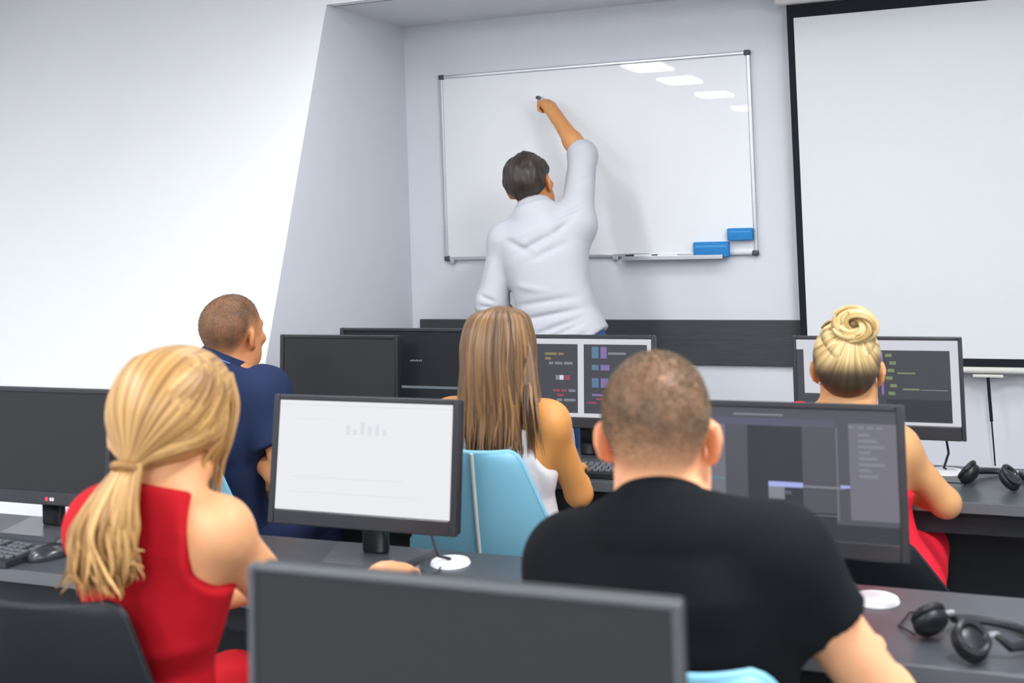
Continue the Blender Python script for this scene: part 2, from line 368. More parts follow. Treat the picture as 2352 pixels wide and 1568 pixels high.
def monitor(x, y, label, rects, W=.485, H=.298, bot=.083, tilt=8, rz=0.0, logo=None, cable=None, side=.016, topb=.013, botb=.034, base_z=TOP, basew=.25, bez=None):
    e = empty('monitor', (x, y, base_z), rz, label, 'monitor', 'desktop monitors')
    R = Matrix.Rotation(-math.radians(tilt), 3, 'X'); piv = Vector((0, 0, bot+H/2))
    def T(b):
        bmesh.ops.rotate(b.bm, verts=b.bm.verts, cent=piv, matrix=R); return b
    b = MB()
    b.box((-W/2, -.018, bot), (-W/2+side, .0, bot+H), .003).box((W/2-side, -.018, bot), (W/2, .0, bot+H), .003)
    b.box((-W/2+side, -.018, bot+H-topb), (W/2-side, 0, bot+H), .003).box((-W/2+side, -.018, bot), (W/2-side, 0, bot+botb), .003)
    T(b).build('bezel', bez or m_mon, e)
    T(MB().box((-W/2+.002, -.001, bot+.002), (W/2-.002, .022, bot+H-.002), .006).box((-W/2+.05, .02, bot+.04), (W/2-.05, .045, bot+H-.05), .015)).build('housing', m_monb, e, True)
    # screen: flat picture of plain rectangles on the panel
    keys = []; b = MB(); sx0, sz0, sw, sh = -W/2+side, bot+botb, W-2*side, H-topb-botb
    for i, (u0_, v0_, u1_, v1_, k) in enumerate(rects):
        if k not in keys: keys.append(k)
        b.mi = keys.index(k); yy = -.0135-.00008*i
        b.poly([(sx0+sw*u0_, yy, sz0+sh*v0_), (sx0+sw*u1_, yy, sz0+sh*v0_), (sx0+sw*u1_, yy, sz0+sh*v1_), (sx0+sw*u0_, yy, sz0+sh*v1_)])
    bmesh.ops.rotate(b.bm, verts=b.bm.verts, cent=piv, matrix=R)
    me = bpy.data.meshes.new('screen'); b.bm.to_mesh(me); b.bm.free(); link_mesh('screen', me, [SCR[k] for k in keys], e)
    # stand
    MB().box((-.032, .03, .012), (.032, .055, bot+H*.5), .008, 3).build('stand_neck', m_gloss, e, True)
    b = MB(); q = [(-basew*.36, -.055), (basew*.36, -.055), (basew*.52, .10), (-basew*.52, .10)]
    lo_ = [b.bm.verts.new((x_, y_, .0005)) for x_, y_ in q]; hi_ = [b.bm.verts.new((x_*.985, y_*.985, .013)) for x_, y_ in q]
    b.bm.faces.new(lo_); b.bm.faces.new(hi_)
    for i in range(4): b.bm.faces.new((lo_[i], lo_[(i+1) % 4], hi_[(i+1) % 4], hi_[i]))
    b.build('stand_base', m_base, e)
    if logo:
        lb = MB(); lb.cyl((logo-.009, -.0185, bot+.016), (logo-.009, -.0195, bot+.016), .0055, n=14); T(lb).build('logo_dot', mat('logo_red', (214, 66, 80), 0.5), e)
        lb = MB(); lb.box((logo+.001, -.0195, bot+.012), (logo+.006, -.0185, bot+.020)).box((logo+.008, -.0195, bot+.012), (logo+.014, -.0185, bot+.020)); T(lb).build('logo_letters', m_white, e)
    if cable:
        MB().tube(cable, .0035, 8).build('cable', m_leg, e, True)
    return e
FULL = lambda k: [(0, 0, 1, 1, k)]
def code(u0_, u1_, v1_, n, cols, dv=.035, seed=1, ind=.03):
    r = random.Random(seed); out = []; v = v1_
    for i in range(n):
        u = u0_+r.choice((0, ind, ind*2)); segs = r.randint(1, 3)
        for s_ in range(segs):
            L = r.uniform(.03, .09)
            if u+L > u1_: break
            out.append((u, v-dv*.55, u+L, v, r.choice(cols))); u += L+.012
        v -= dv
    return out
white_page = [(0, 0, 1, 1, 'white')]
for i, h in enumerate((.09, .05, .12, .08, .1, .06)): white_page.append((.40+i*.042, .70, .412+i*.042+.012, .70+h, 'faint'))
white_page += [(.08, .30, .74, .306, 'faint'), (.07, .165, .86, .170, 'faint'), (0, .955, 1, .962, 'faint'), (.1, .83, .34, .836, 'faint')]
monitor(-1.292, 2.335, 'monitor with bright white screen beside the woman in red', white_page, tilt=9,
        cable=[(.10, .05, .14), (.13, .06, .09), (.15, .04, .05), (.168, .03, .02), (.182, .042, .014), (.187, .05, .009)])
monitor(-2.252, 2.335, 'monitor with blank dark grey screen at the left edge behind the ponytail', FULL('grey'), tilt=5, logo=.055)
ide = [(0, 0, 1, 1, 'ide'), (0, .92, 1, 1, 'ide4'), (0, .86, .76, .92, 'ide3'), (.60, .2, .80, .86, 'ide4'), (.74, .12, 1, .92, 'ide4'), (.80, .16, 1, .9, 'ide2'), (0, .2, .26, .86, 'ide2'), (.26, .2, .36, .86, 'ide4'),  # lighter side columns paint a blurred reflection over the program panels
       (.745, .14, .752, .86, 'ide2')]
ide += code(.03, .2, .5, 4, ['red', 'text', 'violet'], .05, 3) + code(.03, .34, .44, 2, ['teal', 'blue'], .03, 5)
ide += [(.45, .385, .60, .425, 'hl'), (.60, .39, .78, .405, 'text'), (.45, .29, .52, .385, 'text'), (.52, .33, .55, .36, 'ide3'), (.76, .40, .80, .42, 'hl'), (.45, .18, .75, .185, 'text')]
ide += [(.84, .80-.045*i, .84+.05+.03*((i*7) % 3), .825-.045*i, 'text') for i in range(8)] + [(.8+.04*i, .86, .825+.04*i, .88, 'text') for i in range(4)] + [(.3, .94, .52, .955, 'text')]
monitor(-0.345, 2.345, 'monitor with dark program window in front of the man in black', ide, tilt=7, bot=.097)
monitor(-1.958, 3.385, 'blank dark grey monitor standing between the navy polo and the long brown hair', FULL('grey'), W=.455, H=.29, tilt=4, bot=.107, basew=.2)
blk = [(0, 0, 1, 1, 'black'), (0, .22, 1, .255, 'bar')] + [(.575+.017*i, .59, .587+.017*i, .61+.006*(i % 2), 'text') for i in range(6)]
monitor(-1.775, 3.50, 'black-screened monitor standing half behind the blank grey one', blk, W=.48, H=.29, tilt=4, bot=.118, topb=.012, basew=.2)
two = [(0, 0, 1, 1, 'menu'), (.03, .05, .465, .93, 'pane'), (.51, .05, .97, .93, 'pane')]
two += code(.22, .45, .82, 3, ['yellow', 'text'], .06, 8) + [(.30, .47, .36, .53, 'text'), (.33, .47, .36, .53, 'menu'), (.365, .47, .41, .53, 'red')] + code(.25, .45, .35, 4, ['red', 'text'], .06, 9)
two += [(.57, .75, .62, .90, 'blue'), (.635, .75, .68, .90, 'violet'), (.69, .80, .82, .83, 'text'), (.57, .60, .62, .67, 'blue'), (.635, .60, .70, .67, 'violet'), (.57, .38, .62, .50, 'blue'), (.635, .38, .69, .50, 'violet')] + code(.54, .75, .3, 3, ['red', 'violet'], .05, 11)
monitor(-1.105, 3.43, 'monitor with two dark code panes in front of the long-haired woman', two, W=.47, H=.29, bot=.108, tilt=6, side=.012)
bunscr = [(0, 0, 1, 1, 'pane'), (0, .88, 1, 1, 'menu'), (.045, .35, .17, .88, 'menu'), (.14, .55, .17, .64, 'ide'), (.47, 0, .505, .88, 'menu'), (.95, 0, 1, .88, 'menu'), (.43, 0, 1, .035, 'menu'), (.56, .05, .95, .30, 'ide')]
for i in range(6): bunscr.append((.56+.012*((i*2) % 3), .80-.09*i, .60+.012*((i*2) % 3), .84-.09*i, 'green'))
bunscr += [(.63, .60, .74, .62, 'green'), (.66, .41, .76, .43, 'green'), (.77, .41, .93, .42, 'text'), (.53, .35, .545, .86, 'violet')]
monitor(-0.222, 3.45, 'monitor with white menu bar and dark code pane before the blonde bun', bunscr, W=.47, H=.29, bot=.108, tilt=4, side=.012, topb=.011, botb=.04,
        cable=[(.18, .03, .11), (.185, .05, .06), (.17, .07, .012), (.176, .074, .008)])
monitor(-0.497, 1.075, 'large dark grey monitor filling the bottom centre of the foreground', FULL('grey'), W=.482, H=.29, tilt=2, bot=.138, side=.008, topb=.006, base_z=TOP, bez=mat('monitor_grey_bezel', (74, 77, 82), 0.4))

# ------------------------------------------------------------------ keyboards and mice
m_kb = mat('keyboard_black', (40, 43, 48), 0.45, 0.4); m_key = mat('key_grey', (84, 88, 94), 0.4, 0.5)
key_me = None
def keyboard(x, y, rz, label):
    global key_me
    e = empty('keyboard', (x, y, TOP), rz, label, 'keyboard', 'black keyboards on the desks')
    MB().prism([(-.215, .002), (.215, .002), (.215, .016), (-.215, .016)], -.065, .065).build('case', m_kb, e)
    if key_me is None:
        b = MB().box((-.0078, -.0072, 0), (.0078, .0072, .008), .0018, 1); key_me = bpy.data.meshes.new('key'); b.bm.to_mesh(key_me); b.bm.free(); key_me.materials.append(m_key)
    for r in range(5):
        for c in range(21):
            if c in (15, 19) and r < 2: continue
            k = bpy.data.objects.new('key', key_me); COL.objects.link(k); k.parent = e; k.location = (-.195+c*.0195+(r % 2)*.004, .046-r*.0215, .015)
keyboard(-2.32, 2.165, -0.12, 'black keyboard below the blank monitor at the left edge')
keyboard(-1.02, 3.285, 0.0, 'black keyboard beyond the elbow of the long-haired woman')
keyboard(-1.86, 3.285, 0.05, 'black keyboard between the navy polo man and the white screen')
m_mouse = mat('mouse_black', (38, 41, 46), 0.25, 0.5)
def mouse(x, y, rz, label, mm=None):
    e = empty('computer_mouse', (x, y, TOP), rz, label, 'mouse')
    b = MB().sph((0, 0, .004), 1.0, 20, (.031, .055, .031))
    bmesh.ops.bisect_plane(b.bm, geom=list(b.bm.verts)+list(b.bm.edges)+list(b.bm.faces), plane_co=(0, 0, .0005), plane_no=(0, 0, -1), clear_outer=True)
    b.build('shell', mm or m_mouse, e, True)
    MB().cyl((-.004, .026, .029), (.004, .026, .029), .009, n=14).build('scroll_wheel', m_edge, e, True)
    MB().tube([(0, .05, .008), (.01, .09, .005), (-.01, .14, .004), (.0, .2, .004)], .002, 6).build('cable', m_leg, e, True)
mouse(-2.075, 2.175, -.5, 'black mouse beside the left keyboard, next to the red dress')
mouse(-1.118, 2.215, -.1, 'black mouse under the hand beside the white cable grommet')

# headphones lying on the desks
m_hp = mat('headphone_black', (26, 28, 33), 0.4, 0.4); m_hps = mat('headphone_silver', (190, 194, 200), 0.25, 0.6, metal=0.8)
def headphones(x, y, rz, label, sc=1.0):
    e = empty('headphones', (x, y, TOP), rz, label, 'headphones', 'black headphones on the desks'); e.scale = (sc,)*3
    for s in (-1, 1):
        rot = Matrix.Rotation(s*.9, 3, 'Y')
        cup = MB().sph((s*.052, 0, .030), .034, 18, (1, 1, .55), rot).build('ear_cup', m_hp, e, True)
        MB().tube([Vector((s*.050, 0, .034)) + rot @ Vector((math.cos(a)*.027, math.sin(a)*.027, .012)) for a in np.linspace(0, 2*math.pi, 17)[:-1]], .007, 8, True).build('ear_pad', m_hp, cup, True)
        MB().box((s*.058-.006, .02, .034), (s*.058+.006, .055, .044), .003).build('yoke', m_hps, e)
    pts = [(-.062, .045, .040)]+[(-.075*math.cos(a), .05+.11*math.sin(a), .022-.012*math.sin(a)) for a in np.linspace(.15, math.pi-.15, 15)]+[(.062, .045, .040)]
    MB().tube(pts, [.005]+[.0085]*15+[.005], 8).build('headband', m_hp, e, True)
    MB().tube([(-.06, -.03, .01), (-.12, -.02, .004), (-.17, .04, .004), (-.16, .10, .004)], .002, 6).build('cable', m_hp, e, True)
headphones(0.065, 3.36, -.35, 'black headphones lying on the desk right of the blonde bun')
headphones(-0.035, 2.165, -.9, 'black headphones on the desk beside the arm of the man in black')

# ------------------------------------------------------------------ chairs
m_blue_sh = mat('blue_chair_shell', (128, 188, 212), 0.42, 0.4, noise=0.05, nscale=5, bump=0.08, bscale=250)
m_dark_sh = mat('dark_chair_shell', (17, 22, 28), 0.5, 0.4, noise=0.08, nscale=8, bump=0.08, bscale=250)
m_pipe = mat('tan_piping', (196, 198, 190), 0.6); m_piped = mat('dark_piping', (62, 70, 72), 0.5)
m_chrome = mat('chair_chrome', (180, 184, 190), 0.2, 0.5, metal=0.9)
def chair(x, y, rz, label, shell, pipe, top=.945, wt=.105, wb=.205, zwide=.70, curve=.030, sag=0.0):
    """origin on the floor under the back; faces +y.  Back panel widens downwards, a piped seam runs down its middle."""
    e = empty('shell_chair', (x, y, 0), rz, label, 'chair', 'moulded shell chairs')
    NV, NU, z0_ = 22, 16, .47
    def width(z):
        if z > zwide:
            t = (top-z)/(top-zwide); return wt+(wb-wt)*(t**0.95)
        t = (zwide-z)/(zwide-z0_); return wb-.02*t*t
    def P(u, z, off):
        t = (z-z0_)/(top-z0_); wd = width(z)
        if top-z < .025: wd -= .022*(1-math.sqrt(max(0, 1-((.025-(top-z))/.025)**2)))
        yb = .085-.10*t+.03*t*t
        return (u*wd, yb-curve*(1-u*u)*1.0+off, z-sag*(1-u*u)*max(0, t-.8)/.2)
    zs = list(np.linspace(z0_, top-.025, NV))+[top-.018, top-.010, top-.004, top]
    us = np.linspace(-1, 1, NU+1)
    b = MB(); A = [[b.bm.verts.new(P(u, z, 0)) for u in us] for z in zs]; Bk = [[b.bm.verts.new(P(u, z, .012)) for u in us] for z in zs]
    n, m_ = len(zs), len(us)
    for i in range(n-1):
        for j in range(m_-1):
            b.bm.faces.new((A[i][j], A[i][j+1], A[i+1][j+1], A[i+1][j])); b.bm.faces.new((Bk[i][j], Bk[i+1][j], Bk[i+1][j+1], Bk[i][j+1]))
    for i in range(n-1):
        b.bm.faces.new((A[i][0], A[i+1][0], Bk[i+1][0], Bk[i][0])); b.bm.faces.new((A[i][-1], Bk[i][-1], Bk[i+1][-1], A[i+1][-1]))
    for j in range(m_-1):
        b.bm.faces.new((A[0][j], Bk[0][j], Bk[0][j+1], A[0][j+1])); b.bm.faces.new((A[-1][j], A[-1][j+1], Bk[-1][j+1], Bk[-1][j]))
    bk = b.build('backrest', shell, e, True)
    if pipe: MB().tube([P(0, z, -.0015) for z in zs], .0048, 8).build('seam_piping', pipe, bk, True)
    edge = [P(-1, z, .006) for z in zs[2:]]+[P(u, top, .006) for u in us[1:-1]]+[P(1, z, .006) for z in zs[2:][::-1]]
    MB().tube(edge, .0068, 8).build('edge_trim', shell, bk, True)
    # seat: dished sheet with thickness
    b = MB(); rows = []
    for v_ in np.linspace(0, 1, 13):
        wd = .205-.012*v_; rows.append([(u*wd*(1-.10*max(0, (v_-.85)/.15)**2), .08+.40*v_, .462+.02*(1-v_)**4+.012*u*u-.02*max(0, (v_-.8)/.2)**2) for u in np.linspace(-1, 1, 13)])
    b.grid(rows); b.grid([[(p[0], p[1], p[2]-.014) for p in r] for r in rows])
    R1 = rows; rim = R1[0]+[r[-1] for r in R1[1:]]+R1[-1][::-1][1:]+[r[0] for r in R1[::-1][1:-1]]
    b.tube([(p[0], p[1], p[2]-.007) for p in rim], .0075, 8, True)
    b.build('seat', shell, e, True)
    for sx in (-1, 1):
        for y0_, y1_ in ((.16, .10), (.40, .46)):
            MB().cyl((sx*.14, y0_, .45), (sx*.205, y1_, 0.0), .0115, .009, 12).build('leg', m_chrome, e, True)
        MB().cyl((sx*.145, .16, .442), (sx*.145, .40, .442), .008, n=10).build('seat_rail', m_chrome, e, True)
    return e
chair(-1.13, 2.60, 0.0, 'light blue shell chair with tan seam behind the long-haired woman', m_blue_sh, m_pipe)
chair(-2.135, 2.70, 0.0, 'light blue shell chair of the man in the navy polo', m_blue_sh, m_pipe, top=.93)
chair(-0.345, 1.44, 0.10, 'light blue shell chair showing just its top below the black t-shirt', m_blue_sh, m_pipe)
chair(-0.235, 2.72, 0.0, 'dark shell chair under the woman with the bun', m_dark_sh, None, top=.76, zwide=.62)
chair(-1.385, 1.395, 0.10, 'dark shell chair back in the bottom left corner behind the red dress', m_dark_sh, None, top=.955, wt=.158, wb=.235, zwide=.72, curve=.02, sag=.006)
# ------------------------------------------------------------------ organic surfaces: smooth unions of limbs, meshed as one skin
V3 = lambda *a: np.array(a, dtype=np.float64)
def lerp(a, b, t): return np.asarray(a)*(1-t)+np.asarray(b)*t
def unit(v): v = np.asarray(v, float); return v/np.linalg.norm(v)
class Pr:
    def __init__(s, fn, c, r, k=.03, op='u'): s.fn, s.c, s.r, s.k, s.op = fn, np.asarray(c, float), r, k, op
def cone(a, b, ra, rb, k=.03, clip=None, op='u'):
    a = np.asarray(a, float); b = np.asarray(b, float); ab = b-a; L2 = ab@ab
    def fn(P):
        q = P-a; t = np.clip(q@ab/L2, 0, 1); d = np.sqrt(((q-t[:, None]*ab)**2).sum(1))-(ra+t*(rb-ra))
        if clip is not None:
            for (c, n) in clip: d = np.maximum(d, (P-np.asarray(c))@unit(n))
        return d
    return Pr(fn, (a+b)/2, math.sqrt(L2)/2+max(ra, rb), k, op)
def ell(c, r, R=None, k=.03, op='u'):
    c = np.asarray(c, float); r = np.asarray(r, float)
    def fn(P):
        q = P-c
        if R is not None: q = q@R
        k0 = np.sqrt(((q/r)**2).sum(1)); k1 = np.sqrt(((q/(r*r))**2).sum(1))+1e-9
        return k0*(k0-1)/k1
    return Pr(fn, c, r.max(), k, op)
def torso(P0, P1, right, st, inflate=0.0, k=.03):
    """st: rows (s, half width, half depth, forward offset)"""
    P0 = np.asarray(P0, float); P1 = np.asarray(P1, float); ax = P1-P0; L = np.linalg.norm(ax); ax /= L
    rv = np.asarray(right, float); rv = unit(rv-ax*(rv@ax)); fv = np.cross(ax, rv); fv = -fv if fv[1] < 0 else fv
    st = np.array(st)
    def fn(P):
        q = P-P0; s = q@ax/L; sc = np.clip(s, st[0, 0], st[-1, 0])
        rx = np.interp(sc, st[:, 0], st[:, 1])+inflate; ry = np.interp(sc, st[:, 0], st[:, 2])+inflate; of = np.interp(sc, st[:, 0], st[:, 3])
        a = q@rv; b = q@fv-of; c = (s-sc)*L
        rz = np.minimum(rx, ry)*.8
        k0 = np.sqrt((np.abs(a)/rx)**2.3+(np.abs(b)/ry)**2.3+(c/rz)**2); k1 = np.sqrt((a/rx**2)**2+(b/ry**2)**2+(c/rz**2)**2)+1e-6
        return np.clip(k0*(k0-1)/k1, -.2, .5)
    return Pr(fn, (P0+P1)/2, L/2+.25, k)
def ev(prims, P, near=None):
    d = np.full(len(P), .25)
    if near is not None: c, rad = near
    for p in prims:
        if near is not None and p.op in 'us' and np.linalg.norm(p.c-c)-p.r-rad > .065: continue
        e = p.fn(P); k = p.k
        if p.op == 'u':
            h = np.maximum(k-np.abs(d-e), 0)/k; d = np.minimum(d, e)-h*h*k*.25
        elif p.op == 's':
            e = -e; h = np.maximum(k-np.abs(d-e), 0)/k; d = np.maximum(d, e)+h*h*k*.25
        elif p.op == 'i':
            d = np.maximum(d, e)
        elif p.op == 'd':
            d = d+e
    return d
def plane(c, n): 
    c = np.asarray(c, float); n = unit(n); return Pr(lambda P: (P-c)@n, c, 9, .01, 'i')
def cut(fn): return Pr(fn, (0, 0, 0), 9, .01, 'i')
def disp(fn): return Pr(fn, (0, 0, 0), 9, .01, 'd')
def folds(segs, noise_amp=.0, nf=18.0, seed=0):
    """cloth relief: creases (a, b, width, depth) plus a soft waviness"""
    rg = np.random.default_rng(seed); K = rg.normal(size=(6, 3))*nf; ph = rg.uniform(0, 6.3, 6)
    def fn(P):
        o = np.zeros(len(P))
        for a, b, w_, dep in segs:
            a = np.asarray(a, float); ab = np.asarray(b, float)-a; q = P-a; t = np.clip(q@ab/(ab@ab), 0, 1)
            e_ = (q-t[:, None]*ab)*np.array([1, .22, 1]); r2 = (e_**2).sum(1); o += dep*np.exp(-r2/(w_*w_))*np.sin(np.pi*np.clip(t*.86+.07, 0, 1))
        if noise_amp: o += noise_amp*np.sin(P@K.T+ph).sum(1)/3
        return o
    return disp(fn)
def surface(prims, h, lo=None, hi=None, minz=None):
    """surface nets over a grid that is refined only near the surface -> verts, quads"""
    us = [p for p in prims if p.op == 'u']
    if lo is None: lo = np.min([p.c-p.r for p in us], 0)-3*h
    if hi is None: hi = np.max([p.c+p.r for p in us], 0)+3*h
    B = 8; nb = np.ceil((np.asarray(hi)-lo)/(h*B)).astype(int); n = nb*B
    bc = np.stack(np.meshgrid(*[np.arange(k) for k in nb], indexing='ij'), -1).reshape(-1, 3)
    ctr = lo+(bc+.5)*B*h; dc = ev(prims, ctr); half = B*h*.87
    arr = np.repeat(np.repeat(np.repeat(np.sign(dc).reshape(nb).astype(np.float32), B, 0), B, 1), B, 2)
    act = bc[np.abs(dc) < half*1.6+.02]
    sup = act//2; order = np.lexsort((sup[:, 2], sup[:, 1], sup[:, 0])); act = act[order]; sup = sup[order]
    off = np.stack(np.meshgrid(*[np.arange(B)]*3, indexing='ij'), -1).reshape(-1, 3)
    cut_ = np.nonzero(np.any(np.diff(sup, axis=0) != 0, 1))[0]+1
    for grp in np.split(act, cut_):
        if len(grp) == 0: continue
        idx = (grp[:, None, :]*B+off[None]).reshape(-1, 3); P = lo+idx*h
        c = (P.min(0)+P.max(0))/2; rad = np.linalg.norm(P.max(0)-P.min(0))/2
        arr[idx[:, 0], idx[:, 1], idx[:, 2]] = ev(prims, P, (c, rad))
    s = arr < 0
    cnt = np.zeros(np.array(arr.shape)-1, np.int8)
    C8 = [(i, j, k) for i in (0, 1) for j in (0, 1) for k in (0, 1)]
    nx, ny, nz = np.array(arr.shape)-1
    for i, j, k in C8: cnt += s[i:i+nx, j:j+ny, k:k+nz]
    cells = np.argwhere((cnt > 0) & (cnt < 8)); vid = np.full(cnt.shape, -1, np.int32); vid[tuple(cells.T)] = np.arange(len(cells))
    vals = np.stack([arr[cells[:, 0]+i, cells[:, 1]+j, cells[:, 2]+k] for i, j, k in C8], 1)
    acc = np.zeros((len(cells), 3)); num = np.zeros(len(cells)); C8a = np.array(C8, float)
    for a in range(8):
        for b in range(a+1, 8):
            if np.abs(C8a[a]-C8a[b]).sum() != 1: continue
            va, vb = vals[:, a], vals[:, b]; m = (va < 0) != (vb < 0); t = np.where(m, va/np.where(m, va-vb, 1), 0)
            acc += np.where(m[:, None], C8a[a]+(C8a[b]-C8a[a])*t[:, None], 0); num += m
    verts = lo+(cells+acc/num[:, None])*h
    quads = []
    for ax in range(3):
        o1, o2 = [(1, 2), (2, 0), (0, 1)][ax]
        sl0 = [slice(None)]*3; sl1 = [slice(None)]*3; sl0[ax] = slice(0, -1); sl1[ax] = slice(1, None)
        A, Bq = s[tuple(sl0)], s[tuple(sl1)]; e = np.argwhere(A != Bq)
        e = e[(e[:, o1] > 0) & (e[:, o2] > 0) & (e[:, o1] < arr.shape[o1]-1) & (e[:, o2] < arr.shape[o2]-1)]
        if len(e) == 0: continue
        fl = A[tuple(e.T)]; d1 = np.zeros(3, int); d1[o1] = 1; d2 = np.zeros(3, int); d2[o2] = 1
        g = lambda q: vid[q[:, 0], q[:, 1], q[:, 2]]
        Q = np.stack([g(e-d1-d2), g(e-d2), g(e), g(e-d1)], 1); Q[~fl] = Q[~fl][:, ::-1]
        quads.append(Q)
    Q = np.concatenate(quads); Q = Q[(Q >= 0).all(1)]
    return verts, Q
def relax(v, q, it=1, f=.5):
    I = np.concatenate([q[:, i] for i in range(4) for j in (1, 3)]); J = np.concatenate([q[:, (i+j) % 4] for i in range(4) for j in (1, 3)]); n = np.maximum(np.bincount(I, minlength=len(v)), 1)
    for _ in range(it):
        a = np.stack([np.bincount(I, v[J, c], minlength=len(v)) for c in range(3)], 1); v = v*(1-f)+f*a/n[:, None]
    return v
def np_mesh(name, v, q, m, parent, attrs=None):
    me = bpy.data.meshes.new(name); nq = len(q); K = q.shape[1]
    if parent is not None: v = v-np.array(parent.location)
    me.vertices.add(len(v)); me.vertices.foreach_set('co', v.astype(np.float32).ravel())
    me.loops.add(nq*K); me.loops.foreach_set('vertex_index', q.astype(np.int32).ravel())
    me.polygons.add(nq); me.polygons.foreach_set('loop_start', np.arange(0, nq*K, K, dtype=np.int32))
    me.polygons.foreach_set('use_smooth', np.ones(nq, bool)); me.update(calc_edges=True); me.validate()
    for k, a in (attrs or {}).items():
        a = np.asarray(a, np.float32)
        if a.ndim == 1: me.attributes.new(k, 'FLOAT', 'POINT').data.foreach_set('value', a)
        else: me.attributes.new(k, 'FLOAT_VECTOR', 'POINT').data.foreach_set('vector', a.ravel())
    return link_mesh(name, me, m, parent)
def skin_mesh(name, prims, h, m, parent, attrs=None, it=1):
    v, q = surface(prims, h); v = relax(v, q, it)
    return np_mesh(name, v, q, m, parent, {k: f(v) for k, f in (attrs or {}).items()}), v, q

# ------------------------------------------------------------------ anatomy
def sstep(a, b, x): t = np.clip((x-a)/(b-a), 0, 1); return t*t*(3-2*t)
class Head:
    """local frame: origin between the ears, +y face, +z crown"""
    def __init__(s, o, yaw=0, pitch=0, roll=0, sc=1.0):
        s.o = np.asarray(o, float); s.s = sc
        R = Matrix.Rotation(yaw, 3, 'Z') @ Matrix.Rotation(-pitch, 3, 'X') @ Matrix.Rotation(roll, 3, 'Y')
        s.R = np.array(R)                                   # columns: local axes in world
    def w(s, *p): return s.o+s.R@(np.asarray(p, float)*s.s)
    def l(s, P): return (P-s.o)@s.R/s.s
    def e(s, c, r, rot=None, k=.02, op='u'):
        R = s.R if rot is None else s.R@np.array(rot)
        return ell(s.w(*c), np.asarray(r)*s.s, R, k*s.s, op)
    def c(s, a, b, ra, rb, k=.02, op='u'): return cone(s.w(*a), s.w(*b), ra*s.s, rb*s.s, k*s.s, None, op)
    def prims(s, male=True):
        o = [s.e((0, -.010, .047), (.077, .097, .083), k=.03), s.e((0, -.052, .030), (.066, .058, .066), k=.04),
             s.e((0, .040, -.012), (.064, .062, .086), k=.03), s.e((0, .046, -.072), (.050 if male else .045, .050, .038), k=.03),
             s.e((0, .086, -.096), (.022, .016, .015), k=.03), s.e((0, .082, .034), (.050, .022, .016), k=.02)]
        for x in (-1, 1):
            o += [s.e((x*.056, .025, -.060), (.014, .030, .034), k=.03), s.e((x*.046, .076, -.012), (.020, .018, .016), k=.02)]
        o += [s.e((x*.031, .103, .012), (.018, .014, .012), k=.012, op='s') for x in (-1, 1)]
        o += [s.c((0, .095, .016), (0, .116, -.024), .008, .012, k=.014), s.e((-.012, .103, -.029), (.009, .012, .008), k=.01), s.e((.012, .103, -.029), (.009, .012, .008), k=.01)]
        o += [s.e((0, .099, -.053), (.022, .010, .0055), k=.008), s.e((0, .098, -.064), (.019, .010, .006), k=.008)]
        for x in (-1, 1):
            rot = Matrix.Rotation(x*.42, 3, 'Z') @ Matrix.Rotation(-.18, 3, 'X')
            o += [s.e((x*.083, -.012, -.004), (.0085, .019, .031), rot, k=.010), s.e((x*.089, -.020, .006), (.006, .012, .020), rot, k=.008),
                  s.e((x*.0945, -.004, -.002), (.006, .009, .015), rot, k=.006, op='s'), s.e((x*.079, .000, -.031), (.006, .009, .010), k=.008)]
        return o
def hand(wr, d, pn, side, curl=(.35, .45, .3), thumb=.55, sc=1.0, spread=.06):
    """palm, four fingers of unequal length and a thumb leaving the side of the palm; side=+1: thumb at d x pn"""
    wr = np.asarray(wr, float); d = unit(d); pn = unit(np.asarray(pn, float)-d*(np.asarray(pn, float)@d)); lat = np.cross(d, pn)*side
    R = np.stack([d, lat, pn], 1); o = [cone(wr-d*.02, wr+d*.03, .024*sc, .024*sc, .02), ell(wr+d*.055*sc, V3(.050, .040, .0155)*sc, R, .02), ell(wr+d*.035*sc+lat*.018*sc+pn*.006*sc, V3(.030, .020, .015)*sc, R, .015)]
    for i, (lo, ln) in enumerate(((.030, .076), (.0105, .084), (-.0095, .078), (-.029, .062))):
        b = wr+d*(.088-.004*abs(i-1))*sc+lat*lo*sc; dd = unit(d+lat*(1.4-i)*spread); nn = pn
        r = (.0088, .0090, .0086, .0076)[i]*sc; o.append(cone(wr+d*.05*sc+lat*lo*.8*sc, b, r*1.05, r*1.08, .008))
        for j, fr in enumerate((.46, .31, .23)):
            a = curl[j]*(1+.06*i); dd, nn = dd*math.cos(a)+nn*math.sin(a), nn*math.cos(a)-dd*math.sin(a)
            e = b+dd*ln*fr*sc; o.append(cone(b, e, r*(1-.08*j), r*(1-.08*(j+1)), .003)); b = e
    b = wr+d*.030*sc+lat*.026*sc; dd = unit(d*.8+lat*thumb*1.2+pn*.25)
    for j, (ln, r) in enumerate(((.036, .0125), (.030, .0105), (.024, .0092))):
        e = b+dd*ln*sc; o.append(cone(b, e, r*sc, (r-.0012)*sc, .006)); b = e; dd = unit(dd+d*.25-lat*.20+pn*.1)
    return o
MALE = [(-.10, .150, .105, 0), (.08, .168, .118, 0), (.30, .150, .108, .005), (.48, .148, .104, .008), (.70, .170, .112, .005), (.84, .162, .100, 0), (.95, .105, .078, 0)]
FEM = [(-.10, .155, .105, 0), (.08, .172, .120, 0), (.30, .140, .098, .005), (.48, .122, .088, .008), (.70, .138, .094, .008), (.86, .132, .080, 0), (.97, .066, .056, 0)]
